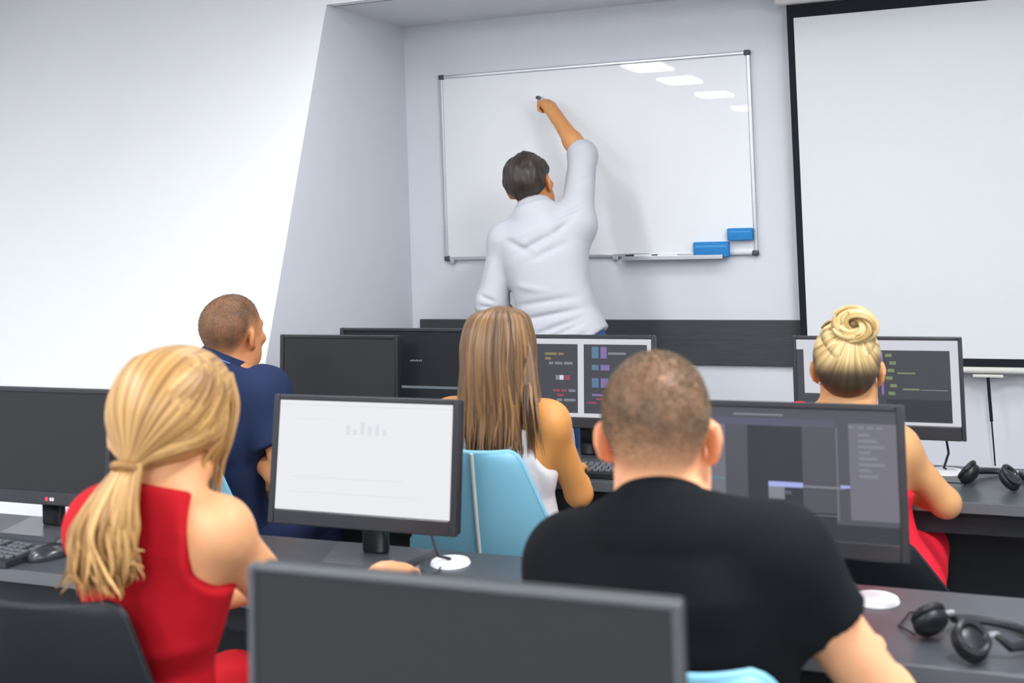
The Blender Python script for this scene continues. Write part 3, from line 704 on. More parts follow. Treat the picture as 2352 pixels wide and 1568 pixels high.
class Person:
    def __init__(s, label, head, neck, pelvis, shL, shR, elL, elR, wrL, wrR, handL, handR, male=True, sc=1.0, knees=None, ankles=None, h=.006, name='person'):
        s.H = head; s.male = male; A = lambda p: np.asarray(p, float)
        s.neck, s.pel = A(neck), A(pelvis); s.sh = {-1: A(shL), 1: A(shR)}; s.el = {-1: A(elL), 1: A(elR)}; s.wr = {-1: A(wrL), 1: A(wrR)}; s.hd = {-1: handL, 1: handR}
        s.right = unit(s.sh[1]-s.sh[-1]); s.sc = sc; s.h = h
        s.root = empty(name, (s.pel[0], s.pel[1], 0), 0, label, 'person')
        s.st = [(a, b*sc, c*sc, d) for a, b, c, d in (MALE if male else FEM)]
        s.hip = {x: s.pel+V3(x*.088, 0, -.02) for x in (-1, 1)}
        s.kn = {x: A(knees[0 if x < 0 else 1]) for x in (-1, 1)} if knees is not None else {x: s.pel+V3(x*.12, .43, .0) for x in (-1, 1)}
        s.an = {x: A(ankles[0 if x < 0 else 1]) for x in (-1, 1)} if ankles is not None else {x: V3(s.kn[x][0], s.kn[x][1]-.02, .09) for x in (-1, 1)}
        s.ru = (.049, .041, .028) if male else (.042, .035, .0235)
        s.rn = .058 if male else .047
    def t(s, g=0.0, st=None): return torso(s.pel, s.neck, s.right, st or s.st, g, .04)
    def shoulders(s, g=0.0, trap=True):
        o = []; ax = unit(s.neck-s.pel)
        for x in (-1, 1):
            o.append(ell(s.sh[x]+V3(0, 0, .0), V3(s.ru[0]+.008+g)*np.ones(3), None, .05))
            o.append(cone(lerp(s.pel, s.neck, .62)+s.right*x*.07*s.sc, s.sh[x]-ax*.02, .060*s.sc+g, .046*min(1, s.sc+.05)+g, .05))
            if trap: o.append(cone(s.neck+ax*(.004 if s.male else .010), s.sh[x]+ax*.010, (.036 if s.male else .031)+g*.6, (.034 if s.male else .027)+g*.8, .05))
        return o
    def uarm(s, x, t1=1.0, g=0.0, clip=True, k=.04, flare=0.0):
        e = lerp(s.sh[x], s.el[x], t1); r1 = s.ru[0]+(s.ru[1]-s.ru[0])*t1
        return cone(s.sh[x], lerp(s.sh[x], s.el[x], t1+.05) if clip else e, s.ru[0]+g, r1+g+flare, k, [(e, s.el[x]-s.sh[x])] if clip else None)
    def body(s, m, tg=-.004, clothed=True):
        o = [s.t(tg)]+s.shoulders(tg)
        ax = unit(s.neck-s.pel); nk = s.H.w(0, -.022, -.045)
        o += [cone(s.neck-ax*.03, nk, s.rn*1.05, s.rn*.97, .03)]
        for x in (-1, 1):
            o += [cone(s.sh[x], s.el[x], s.ru[0], s.ru[1], .03), cone(s.el[x], lerp(s.el[x], s.wr[x], .35), s.ru[1], s.ru[1]*1.02, .02), cone(lerp(s.el[x], s.wr[x], .3), s.wr[x], s.ru[1]*.98, s.ru[2], .02)]
            d, pn, cu, th = s.hd[x]; o += hand(s.wr[x], d, pn, x, cu, th, 1.0 if s.male else .9)
            o += [cone(s.hip[x], s.kn[x], .078*s.sc, .052, .05), cone(s.kn[x], s.an[x], .05, .036, .03), ell(lerp(s.kn[x], s.an[x], .3)-V3(0, .012, 0), V3(.045, .048, .10), None, .04),
                  cone(s.an[x]-V3(0, .02, .03), s.an[x]+V3(0, .15, -.055), .036, .026, .03)]
        o += s.H.prims(s.male)
        return o
    def eyes(s):
        for x in (-1, 1):
            c = s.H.w(x*.031, .0835, .012)-np.array(s.root.location); MB().sph(Vector(c), .0122*s.H.s, 12).build('eye', mat('eye_white', (226, 222, 216), 0.2), s.root, True)
class Locks:
    def __init__(s): s.v = []; s.q = []; s.a = []; s.n = 0
    def add(s, pts, w_, th, out, seed, dark=None, n=7):
        """one tapered lock of hair along pts; w_, th: half width and thickness along it; out: outward direction(s)"""
        pts = np.asarray(pts, float); N = len(pts); T = np.gradient(pts, axis=0); T /= np.linalg.norm(T, axis=1)[:, None]+1e-9
        O = np.broadcast_to(np.asarray(out, float), pts.shape).copy(); O -= T*(O*T).sum(1)[:, None]; O /= np.linalg.norm(O, axis=1)[:, None]+1e-9; Sd = np.cross(T, O)
        w_ = np.broadcast_to(w_, N); th = np.broadcast_to(th, N); dk = np.zeros(N) if dark is None else np.broadcast_to(dark, N)
        ang = np.linspace(0, 2*np.pi, n, endpoint=False); L = np.concatenate([[0], np.cumsum(np.linalg.norm(np.diff(pts, axis=0), axis=1))])
        for i in range(N):
            s.v.append(pts[i]+Sd[i]*(np.cos(ang)*w_[i])[:, None]+O[i]*(np.sin(ang)*th[i])[:, None])
            s.a.append(np.stack([seed+np.cos(ang)*w_[i]*4, np.full(n, L[i]+seed*3), np.full(n, dk[i])], 1))
        b = s.n
        for i in range(N-1):
            for k in range(n):
                s.q.append((b+i*n+k, b+i*n+(k+1) % n, b+(i+1)*n+(k+1) % n, b+(i+1)*n+k))
        s.n += N*n
    def build(s, name, m, parent): return np_mesh(name, np.concatenate(s.v), np.array(s.q), m, parent, {'strand': np.concatenate(s.a)})
def spline(P, n):
    """Catmull-Rom through P"""
    P = np.asarray(P, float); P = np.vstack([2*P[0]-P[1], P, 2*P[-1]-P[-2]]); t = np.linspace(0, len(P)-3-1e-6, n); i = t.astype(int); f = (t-i)[:, None]
    a, b, c, d = P[i], P[i+1], P[i+2], P[i+3]
    return .5*(2*b+(c-a)*f+(2*a-5*b+4*c-d)*f**2+(3*b-a-3*c+d)*f**3)
def stubble(name, v, q, scalp, H, n, length, m, parent, seed=0, lift=.6):
    """cropped hair: short tapered spikes standing on the scalp"""
    rg = np.random.default_rng(seed); f = v[q]; c = f.mean(1); nr = np.cross(f[:, 2]-f[:, 0], f[:, 3]-f[:, 1]); ar = np.linalg.norm(nr, axis=1); nr /= ar[:, None]+1e-12
    wgt = ar*scalp[q].mean(1)**1.5; i = rg.choice(len(q), n, p=wgt/wgt.sum()); u = rg.random((n, 4)); u /= u.sum(1)[:, None]; p = (f[i]*u[:, :, None]).sum(1)
    d = nr[i]*lift+rg.normal(size=(n, 3))*.22+H.R@V3(0, .15, -.25); d /= np.linalg.norm(d, axis=1)[:, None]
    sd = np.cross(d, rg.normal(size=(n, 3))); sd /= np.linalg.norm(sd, axis=1)[:, None]
    ln = (length*(.6+.7*rg.random(n))*(.35+.65*scalp[q[i]].mean(1)))[:, None]; wd = .0008
    vv = np.stack([p-sd*wd-d*.001, p+sd*wd-d*.001, p+d*ln], 1).reshape(-1, 3); st = np.repeat(rg.random((n, 1))*40, 3, 0)*np.array([[1, 0, 0]])
    return np_mesh(name, vv, np.arange(n*3).reshape(-1, 3), m, parent, {'strand': st})
# ------------------------------------------------------------------ people
def crop_mask(H, lo=-.052, soft=.035, hi=1.0, base=.25):
    def fn(P):
        q = H.l(P); zl = np.interp(q[:, 1], [-.12, -.065, -.040, -.022, .03, .06, .078, .12], [lo, lo, -.020, .034, .036, .062, .088, .13])
        m = sstep(-.010, .010, q[:, 2]-zl)*(base+(hi-base)*sstep(0, soft+.02, q[:, 2]-zl))
        m = m*(1-sstep(.079, .084, np.abs(q[:, 0]))*(q[:, 2] < .042))*(np.linalg.norm(q, axis=1) < .17)*(q[:, 1] < .10)
        return m
    return fn
def ear_flush(H, amt=.7):
    def fn(P):
        q = H.l(P); return amt*np.exp(-(((np.abs(q[:, 0])-.088)/.012)**2+((q[:, 1]+.012)/.03)**2+((q[:, 2]+.004)/.035)**2))
    return fn
none = lambda P: np.zeros(len(P))
FLAT = (.25, .35, .2); REST = (.45, .55, .35)
def collar_ring(P_, c, n, r0_, r1_, hgt, thick, m, name='collar', parent=None, open_front=.35, lean=.0):
    """standing shirt collar: a band around the neck, open at the throat (+y side)"""
    n = unit(n); x = unit(np.cross(V3(0, 1, 0), n)); y = np.cross(n, x); b = MB(); c = np.asarray(c)-np.array(parent.location); rows = []
    for a in np.linspace(math.pi/2+open_front, math.pi/2+2*math.pi-open_front, 40):
        d = x*math.cos(a)+y*math.sin(a)
        prof = [(r0_, 0), (r1_, hgt), (r1_+thick*.6, hgt+thick*.4), (r1_+thick, hgt), (r0_+thick*2.6, hgt*.15), (r0_+thick*1.6, -.004)]
        rows.append([Vector(c+d*r+n*z) for r, z in prof])
    b.grid([r+[r[0]] for r in rows]); bmesh.ops.remove_doubles(b.bm, verts=b.bm.verts, dist=1e-5)
    return b.build(name, m, parent, True)

# ---- the man in the black t-shirt
H = Head((-.428, 1.690, 1.192), yaw=.12, pitch=.10, sc=1.0)
p = Person('man with cropped hair in black t-shirt seated in the foreground, seen from behind', H, (-.414, 1.640, 1.088), (-.395, 1.665, .56), (-.560, 1.655, 1.004), (-.248, 1.640, 1.040),
           (-.612, 1.74, .79), (-.100, 1.690, .815), (-.50, 1.965, .800), (-.165, 1.955, .800), ((.15, 1, -.12), (0, 0, -1), FLAT, .5), ((-.15, 1, -.12), (0, 0, -1), FLAT, .5), True, 1.04, h=.0050)
m_sk1 = skin_mat('skin_fair_tan', (228, 170, 128), (92, 76, 60), 1.0)
sm = crop_mask(H, -.036, .05, 1.0, .25)
o, v, q = skin_mesh('body', p.body(m_sk1), p.h, m_sk1, p.root, {'scalp': sm, 'flush': ear_flush(H, .8)})
stubble('hair', v, q, sm(v), H, 16000, .0045, hair_mat('hair_cropped_brown', (136, 112, 86), (84, 68, 54), 1.0), p.root, 1)
p.eyes()
m_tee = mat('black_cotton', (12, 16, 20), 0.9, 0.2, bump=0.15, bscale=500)
ax = unit(p.neck-p.pel); g = .012
cl = [p.t(g)]+p.shoulders(g)+[p.uarm(x, .42 if x > 0 else .5, .012, True, .04, .006) for x in (-1, 1)]
cl += [cone(p.neck-ax*.05, H.w(0, -.03, -.07), .068, .062, .05)]
nd = unit(H.w(0, -.02, -.045)-p.neck); cc = p.neck+nd*.018
cl += [cut(lambda P: np.where(np.linalg.norm((P-cc)-np.outer((P-cc)@nd, nd), axis=1) < .13, (P-cc)@unit(nd+V3(0, .35, 0)), -.2)), plane(p.pel+V3(0, 0, -.03), (0, 0, -1))]
cl += [folds([((-.47, 1.55, 1.00), (-.28, 1.54, .93), .02, .004), ((-.24, 1.58, 1.00), (-.33, 1.53, .86), .022, -.006), ((-.55, 1.57, .98), (-.47, 1.53, .86), .022, -.005), ((-.20, 1.60, .96), (-.13, 1.64, .93), .014, .005)], .0016, 16, 1)]
skin_mesh('tshirt', cl, .006, m_tee, p.root)
rn = .0685; ring = [Vector(cc+nd*.002+x_*rn*math.cos(a)+y_*rn*.98*math.sin(a)-V3(0, 0, .0)-unit(V3(0, 1, 0))*0-np.array(p.root.location)-nd*.33*rn*.98*math.sin(a)*y_[1]) for x_, y_ in [(unit(np.cross(V3(0, 1, 0), nd)), np.cross(nd, unit(np.cross(V3(0, 1, 0), nd))))] for a in np.linspace(0, 2*math.pi, 41)[:-1]]
MB().tube(ring, .0065, 8, True).build('collar_rib', m_tee, p.root, True)
m_jean = mat('denim_dark', (40, 52, 84), 0.85, 0.2, noise=0.25, nscale=120, bump=0.2, bscale=400)
m_jeanb = mat('denim_blue', (62, 88, 142), 0.85, 0.2, noise=0.25, nscale=120, bump=0.2, bscale=400)
m_black_tr = mat('black_trousers', (28, 31, 38), 0.85, 0.2, bump=0.1, bscale=300)
m_shoe = mat('dark_shoe', (32, 32, 36), 0.5, 0.4)
def trousers(p, m, g=.012, top=.06, name='trousers', standing=False):
    o = [torso(p.pel, p.neck, p.right, p.st, g*.8, .04)]
    for x in (-1, 1):
        o += [cone(p.hip[x], p.kn[x], .082*p.sc+g, .056+g, .05), cone(p.kn[x], lerp(p.kn[x], p.an[x], .93), .056+g, .047+g, .03, [(lerp(p.kn[x], p.an[x], .93), p.an[x]-p.kn[x])])]
    o += [plane(p.pel+V3(0, 0, top), (0, 0, 1)), folds([], .002, 20, 4)]
    skin_mesh(name, o, .009, m, p.root)
def shoes(p, m):
    for x in (-1, 1):
        a = p.an[x]; o = [cone(a-V3(0, .025, .045), a+V3(0, .15, -.055), .042, .034, .03), cone(a+V3(0, 0, -.02), a+V3(0, .0, .02), .045, .045, .03), plane((a[0], a[1], .002), (0, 0, -1)), plane((a[0], a[1], .115), (0, 0, 1))]
        skin_mesh('shoe', o, .008, m, p.root)
trousers(p, m_black_tr); shoes(p, m_shoe)

# ---- the woman in red with the ponytail
H = Head((-1.236, 1.580, 1.204), yaw=.06, pitch=.14, roll=.05, sc=.925)
p = Person('woman with blonde ponytail in sleeveless red dress reaching for her mouse', H, (-1.238, 1.548, 1.100), (-1.318, 1.575, .56), (-1.352, 1.548, 1.036), (-1.135, 1.560, 1.040),
           (-1.44, 1.74, .82), (-1.112, 1.800, .785), (-1.33, 1.965, .80), (-1.128, 2.100, .800), ((.25, 1, -.1), (0, 0, -1), FLAT, .5), ((.05, 1, -.10), (0, 0, -1), (.25, .5, .3), .5), False, .77, h=.0050)
m_sk2 = skin_mat('skin_fair_warm', (222, 164, 118))
skin_mesh('body', p.body(m_sk2), p.h, m_sk2, p.root, {'scalp': none, 'flush': none}); p.eyes()
m_red = mat('red_dress_fabric', (176, 10, 26), 0.8, 0.25, bump=0.12, bscale=420)
ax = unit(p.neck-p.pel); g = .010
def armhole(p, x, r=.078, inset=.030, slope=1.15):
    c = p.sh[x]+p.right*x*.012-ax*.012; n = unit(p.right*x-ax*.0)
    return cut(lambda P: np.where(np.abs((P-p.sh[x])@ax+.01) < .16, (P-(p.sh[x]-p.right*x*inset))@unit(p.right*x*1.0+ax*.10), -.2)-np.clip(-(((P-p.sh[x])@ax)+.055), 0, .25)*slope)
cl = [p.t(g)]+p.shoulders(g)+[cone(p.neck-ax*.04, p.neck+ax*.03, .066, .058, .03)]
cl += [cut(lambda P: np.where(np.linalg.norm((P-p.neck)[:, :2], axis=1) < .10, (P-(p.neck+ax*.012))@unit(ax+V3(0, .35, 0)), -.2)), armhole(p, 1, inset=.026, slope=.75)]+[cone(p.sh[-1], lerp(p.sh[-1], p.el[-1], .35), .056, .052, .04, [(lerp(p.sh[-1], p.el[-1], .24), p.el[-1]-p.sh[-1])])]
for x in (-1, 1): cl.append(cone(p.hip[x], p.kn[x], .088, .085, .07))
cl += [folds([(a_, b_, w_, d_*1.7) for a_, b_, w_, d_ in [((-1.14, 1.47, .82), (-1.30, 1.46, .80), .012, .006), ((-1.13, 1.48, .78), (-1.30, 1.46, .765), .012, .006), ((-1.13, 1.48, .86), (-1.28, 1.465, .85), .014, -.004), ((-1.15, 1.47, .74), (-1.33, 1.46, .73), .013, .006), ((-1.155, 1.49, .98), (-1.19, 1.46, .90), .015, .004), ((-1.14, 1.48, .80), (-1.30, 1.46, .785), .008, -.006)]], .0012, 18, 2)]
skin_mesh('dress', cl, .006, m_red, p.root)
shoes(p, m_shoe)
# hair: swept back into a low tie, then a loose wavy tail
m_blond = hair_mat('hair_golden_blonde', (216, 172, 108), (122, 82, 40), 16.0)
tie = H.w(-.002, -.112, -.058)
cap = [H.e((0, -.016, .044), (.094, .112, .098), k=.03), H.e((0, -.055, .018), (.084, .066, .078), k=.04), H.c((0, -.075, -.012), (-.002, -.110, -.055), .052, .017, k=.05), H.e((.0, .03, .065), (.085, .070, .072), k=.03), H.e((0, -.006, -.002), (.102, .066, .050), k=.03)]
def face_cut(P):
    q = H.l(P); return np.maximum(q[:, 1]-np.interp(q[:, 2], [-.1, -.04, 0, .06, .10, .14], [-.045, .010, .045, .066, .085, .11]), -(q[:, 2]+.048+.55*(-q[:, 1]-.0)))
def mer(H, tie_l):
    """strand coordinates: meridians running from the forehead to the tie"""
    A = unit(V3(0, .11, .07)-np.asarray(tie_l)); e1 = V3(1, 0, 0); e2 = np.cross(A, e1)
    def fn(P):
        q = H.l(P)-np.asarray(tie_l)*.5-V3(0, .055, .035); return np.stack([np.arctan2(q@e2, q@e1)*.8, q@A, np.zeros(len(P))], 1)
    return fn
o, cv, cq = skin_mesh('hair', cap+[cut(face_cut)], .006, m_blond, p.root, {'strand': mer(H, (0, -.112, -.058))})
lk = Locks(); rg = np.random.default_rng(5)
for i in range(230):                                           # locks lying on the head: from the parting down and back to the tie
    sd = rg.choice((-1, 1)); f = rg.random(); y0 = .075-.125*f                     # where it leaves the parting
    st = V3(sd*rg.uniform(.002, .02), y0, .140-.9*max(0, y0-.02)**1.2-.35*max(0, -.02-y0)); low = rg.uniform(0, 1)
    ang = (1-f)*1.0+.12*rg.normal()
    m1 = V3(sd*(.060+.030*math.sin(ang*1.57)), y0*.75-.012, .102-.012*ang); m2 = V3(sd*(.045+.060*max(0, math.sin(ang*1.57))), -.045-.050*f+.02*ang, .045-.050*ang+.012*f); m3 = V3(sd*(.030+.042*max(0, ang)), -.094-.006*f, -.008-.032*ang+.01*f)
    en = V3(sd*.010, -.116, -.056+.006*rg.normal()); P_ = []
    for x_ in (m1, m2, m3):
        q0 = x_-V3(0, -.018, .030); kk = np.sqrt(((q0/V3(.1015, .110, .114))**2).sum()); P_.append(V3(0, -.018, .030)+q0/max(kk, .55)*(1+.012*rg.random()))
    P_[2] = lerp(P_[2], m3, .35)
    pts = spline([H.w(*x_) for x_ in [st]+P_+[en]], 22); t = np.linspace(0, 1, 22)
    out = pts-H.w(0, -.02, .03); lk.add(pts, (.0095*np.sin(np.pi*np.clip(t*.8+.15, 0, 1))+.0015)*(.6+.6*rg.random()), .0030*np.sin(np.pi*np.clip(t*.9+.05, 0, 1))+.0010, out, rg.random()*30)
tl = [tie, tie+V3(-.010, -.030, -.050), tie+V3(-.020, -.046, -.105), tie+V3(-.022, -.048, -.150), tie+V3(-.020, -.042, -.198)]
for i in range(320):                                           # the tail
    a = rg.uniform(0, 2*math.pi); r = math.sqrt(rg.random()); ph = rg.choice((0.0, 1.6, 3.0))+rg.normal()*.35; wv = rg.uniform(.4, 1.0); ln = rg.uniform(.70, 1.04)
    base = spline(tl, 26); t = np.linspace(0, 1, 26); rad = np.interp(t, [0, .12, .45, .8, 1], [.015, .024, .050, .054, .042])
    pts = base.copy(); off = np.stack([np.cos(a+1.0*t)*rad*r*1.15, np.sin(a+1.0*t)*rad*r*.62, np.zeros(26)], 1); pts = pts+off
    pts[:, 0] += .015*wv*np.sin(t*8.5+ph)*t; pts[:, 1] += .009*wv*np.cos(t*8.5+ph)*t
    pts = tie+(pts-tie)*ln
    hook = sstep(.74, 1, t)*rg.uniform(-.040, .030); pts[:, 0] += hook; pts[:, 2] += np.abs(hook)*.45*sstep(.85, 1, t)
    lk.add(pts, (.0066*(1-.97*t**2.2)+.0006)*(.45+.6*rg.random()), (.0036*(1-.95*t**2.2)+.0005), off+V3(0, -.02, 0), rg.random()*30)
for i in range(20):                                            # side lock falling past the cheek
    j = rg.normal(size=3)*.008; L_ = rg.uniform(.75, 1.1); pts = spline([H.w(.055+j[0], .060+j[1], .095), H.w(.084+j[0], .046+j[1], .040), H.w(.090+j[0]*.6, .034+j[1], -.020*L_), H.w(.066+j[0], .036+j[1]*2, -.070*L_), H.w(.058+j[0], .052+j[1], -.135*L_)], 18); t = np.linspace(0, 1, 18)
    lk.add(pts, .0085*(1-.7*t**2), .004*(1-.6*t), pts-H.w(0, 0, 0), rg.random()*30)
lk.build('ponytail', m_blond, p.root)
rl = np.array(p.root.location)
MB().tube([Vector(tie-rl+V3(-.004, -.008, -.008)+np.array((math.cos(a)*.0185, math.sin(a)*.0185*.9, math.sin(a)*-.010))) for a in np.linspace(0, 2*math.pi, 25)[:-1]], .0065, 8, True).build('hair_tie', mat('hair_tie_brown', (150, 108, 60), 0.5), p.root, True)

# ---- the man in the navy polo
H = Head((-2.086, 2.962, 1.182), yaw=-.05, pitch=.02, roll=.03, sc=1.0)
p = Person('man with shaved head in navy polo shirt sitting by the white wall', H, (-2.105, 2.925, 1.090), (-2.135, 2.925, .56), (-2.282, 2.900, 1.005), (-1.952, 2.925, 1.018),
           (-2.36, 3.02, .78), (-1.860, 2.90, .775), (-2.20, 3.22, .790), (-2.000, 2.960, .800), ((.3, 1, -.05), (0, 0, -1), FLAT, .5), ((-.10, .08, -1), (-.75, .6, 0), REST, .45), True, .88, h=.0062)
m_sk3 = skin_mat('skin_olive_tan', (208, 146, 100), (70, 57, 47), .95)
sm = crop_mask(H, -.052, .03, 1.0, .45)
o, v, q = skin_mesh('body', p.body(m_sk3), p.h, m_sk3, p.root, {'scalp': sm, 'flush': ear_flush(H, .3)})
stubble('hair', v, q, sm(v), H, 5000, .0032, hair_mat('hair_cropped_dark', (120, 92, 68), (70, 54, 44), 1.0), p.root, 2); p.eyes()
m_navy = mat('navy_pique', (38, 50, 82), 0.9, 0.2, bump=0.2, bscale=600)
ax = unit(p.neck-p.pel); nd = unit(H.w(0, -.02, -.045)-p.neck); cc = p.neck+nd*.020
cl = [p.t(.013)]+p.shoulders(.012)+[p.uarm(x, .62, .018, True, .05, .008) for x in (-1, 1)]+[cone(p.neck-ax*.05, H.w(0, -.03, -.07), .078, .068, .03)]
cl += [cut(lambda P: np.where(np.linalg.norm((P-cc)-np.outer((P-cc)@nd, nd), axis=1) < .12, (P-cc)@unit(nd+V3(0, .25, 0)), -.2)), plane(p.pel+V3(0, 0, -.02), (0, 0, -1))]
cl += [folds([((-1.98, 2.88, 1.03), (-2.0, 2.84, .93), .018, .006), ((-1.97, 2.86, .95), (-2.10, 2.82, .83), .02, .005), ((-1.99, 2.84, .82), (-2.12, 2.81, .76), .016, .006), ((-1.99, 2.84, .74), (-2.12, 2.81, .70), .014, .006), ((-1.93, 2.89, 1.06), (-1.90, 2.87, .98), .012, -.005)], .0018, 20, 3)]
skin_mesh('polo_shirt', cl, .007, m_navy, p.root)
col = collar_ring(p, cc-nd*.006, nd, .072, .069, .028, .006, m_navy, 'collar', p.root, .5)
m_stripe = mat('collar_stripe_blue', (86, 128, 196), 0.8)
xx = unit(np.cross(V3(0, 1, 0), nd)); yy = np.cross(nd, xx)
MB().tube([Vector(cc+nd*.004+xx*.0815*math.cos(a)+yy*.0815*math.sin(a)-np.array(p.root.location)) for a in np.linspace(math.pi/2+.55, math.pi*2.5-.55, 36)], .0034, 6).build('collar_stripe', m_stripe, col, True)
MB().tube([Vector(p.wr[1]-np.array(p.root.location)+np.array((math.cos(a)*.031, math.sin(a)*.027, .012+math.sin(a)*.004))) for a in np.linspace(0, 2*math.pi, 21)[:-1]], .0075, 8, True).build('watch', m_white, p.root, True)
trousers(p, m_jean); shoes(p, m_shoe)

# ---- the woman with long brown hair
H = Head((-1.128, 2.800, 1.152), yaw=0.0, pitch=.08, sc=.97)
p = Person('woman with long straight brown hair in white sleeveless top at the code monitor', H, (-1.132, 2.775, 1.052), (-1.13, 2.80, .56), (-1.275, 2.785, .990), (-.998, 2.790, .990),
           (-1.345, 2.90, .795), (-.955, 2.885, .785), (-1.20, 3.115, .790), (-1.045, 3.105, .790), ((.2, 1, -.05), (0, 0, -1), FLAT, .5), ((-.2, 1, -.05), (0, 0, -1), FLAT, .5), False, .97, h=.0062)
m_sk4 = skin_mat('skin_tanned', (214, 152, 86))
skin_mesh('body', p.body(m_sk4), p.h, m_sk4, p.root, {'scalp': none, 'flush': none}); p.eyes()
m_wtop = mat('white_top_fabric', (226, 224, 227), 0.8, 0.25, bump=0.15, bscale=350)
ax = unit(p.neck-p.pel)
cl = [p.t(.012)]+p.shoulders(.008)
cl += [cut(lambda P: np.where(np.linalg.norm((P-p.neck)[:, :2], axis=1) < .115, (P-(p.neck-ax*.02))@unit(ax+V3(0, .2, 0)), -.2)), armhole(p, 1, inset=.034, slope=.42), armhole(p, -1, inset=.034, slope=.42), plane(p.pel+V3(0, 0, .03), (0, 0, -1))]
cl += [folds([((-1.02, 2.72, .90), (-.99, 2.74, .70), .012, .006), ((-1.05, 2.71, .88), (-1.03, 2.72, .66), .010, -.005), ((-.98, 2.77, .88), (-.965, 2.77, .68), .010, .005)], .0015, 22, 5)]
skin_mesh('sleeveless_top', cl, .0065, m_wtop, p.root)
trousers(p, m_black_tr); shoes(p, m_shoe)
m_brown = hair_mat('hair_long_brown', (150, 112, 72), (54, 40, 32), 13.0)
cap = [H.e((0, -.010, .047), (.089, .108, .094), k=.03), H.e((0, -.050, .0), (.083, .055, .085), k=.04), cone(H.w(0, -.060, -.06), V3(-1.122, 2.712, .955), .048, .034, .05), cone(H.w(-.045, -.055, -.06), V3(-1.175, 2.716, .96), .038, .026, .05), cone(H.w(.045, -.055, -.06), V3(-1.07, 2.716, .96), .038, .022, .05)]
def long_cut(P):
    q = H.l(P); return np.where(q[:, 2] > -.14, q[:, 1]-np.interp(q[:, 2], [-.14, -.05, 0, .06, .10, .14], [-.02, .0, .03, .062, .085, .11]), -.3)
def vstr(P): q = H.l(P); return np.stack([np.arctan2(q[:, 0], -q[:, 1]+.02)*.9, q[:, 2]*1.0, np.zeros(len(P))], 1)
skin_mesh('hair', cap+[cut(long_cut)], .007, m_brown, p.root, {'strand': vstr})
lk = Locks(); rg = np.random.default_rng(11)
for i in range(300):
    a = rg.uniform(-1.9, 1.9); s_, c_ = math.sin(a), math.cos(a); lay = rg.uniform(-.004, .006); j = rg.normal(size=2)*.006
    top = (s_*.014, .020-.035*c_ if abs(a) < 1.2 else .055, .140-.006*abs(s_))
    if c_ < 0: top = (s_*.012, .075, .132)
    R_ = lambda rx, ry, z: (s_*(rx+lay), -.012-c_*(ry+lay) if c_ > 0 else -.012-c_*.05, z)
    zend = rg.uniform(-.262, -.205) if abs(a) < 1.25 else rg.uniform(-.25, -.13)
    P_ = [top, R_(.072, .080, .112), R_(.094, .112, .050), R_(.096, .118, -.02), R_(.103, .112, -.085), R_(.108+j[0], .105, -.15), R_(.104+j[0]*2+.004*s_, .108+j[1], zend)]
    pts = spline([H.w(*x_) for x_ in P_], 26); t = np.linspace(0, 1, 26)
    wv = .004*np.sin(t*10+rg.uniform(0, 6.3))*t; pts[:, 0] += wv
    lk.add(pts, .0095*np.interp(t, [0, .1, .6, .85, 1], [.5, 1, 1, .7, .08])*(.7+.5*rg.random()), .0042*np.interp(t, [0, .1, .8, 1], [.5, 1, .8, .15]), pts-H.w(0, 0, 0)*np.array([1, 1, 0])-np.array([0, 0, 1])*pts[:, 2:3]*.9, rg.random()*30)
for i in range(26):                                            # a strand swept over the right shoulder blade
    j = rg.normal(size=3)*.007; L_ = rg.uniform(.8, 1.1); pts = spline([H.w(.06, -.03, .10), H.w(.092+j[0]*.4, -.055, .03), H.w(.103+j[0], -.075, -.06), H.w(.112+j[0]*1.4, -.085+j[1], -.14*L_), H.w(.118+j[0]*2, -.083+j[1], -.235*L_)], 22); t = np.linspace(0, 1, 22)
    lk.add(pts, .0075*np.interp(t, [0, .1, .6, 1], [.5, 1, .8, .06]), .0036*np.interp(t, [0, .1, .8, 1], [.5, 1, .7, .1]), (.5, -1, 0), rg.random()*30)
lk.build('hair_lengths', m_brown, p.root)

# ---- the woman with the bun
H = Head((-.258, 2.955, 1.112), yaw=.02, pitch=.10, roll=.02, sc=.95)
p = Person('woman with blonde hair pinned in a bun and red dress on the right', H, (-.262, 2.925, 1.020), (-.250, 2.945, .56), (-.388, 2.925, .968), (-.150, 2.935, .930),
           (-.52, 3.03, .79), (-.045, 3.000, .785), (-.36, 3.235, .790), (-.190, 3.225, .790), ((.2, 1, -.05), (0, 0, -1), FLAT, .5), ((-.3, 1, -.05), (0, 0, -1), FLAT, .5), False, .97, h=.0062)
m_sk5 = skin_mat('skin_light_warm', (208, 156, 106))
skin_mesh('body', p.body(m_sk5), p.h, m_sk5, p.root, {'scalp': none, 'flush': ear_flush(H, .35)}); p.eyes()
m_red2 = mat('coral_red_fabric', (236, 36, 58), 0.75, 0.25, bump=0.12, bscale=420)
ax = unit(p.neck-p.pel)
cl = [p.t(.012)]+p.shoulders(.008)
cl += [cut(lambda P: np.where(np.linalg.norm((P-p.neck)[:, :2], axis=1) < .105, (P-(p.neck-ax*.022))@unit(ax+V3(0, .2, 0)), -.2)), armhole(p, 1, inset=.02), armhole(p, -1, inset=-.03)]
for x in (-1, 1): cl.append(cone(p.hip[x]+V3(0, -.02, .03), p.kn[x], .105, .085, .07))
cl += [folds([((-.10, 2.86, .70), (-.13, 2.84, .60), .02, .005)], .0015, 20, 6)]
skin_mesh('dress', cl, .007, m_red2, p.root)
shoes(p, m_shoe)
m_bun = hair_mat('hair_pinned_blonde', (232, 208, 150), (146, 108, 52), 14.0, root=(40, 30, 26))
bc = H.w(.024, -.078, .118)
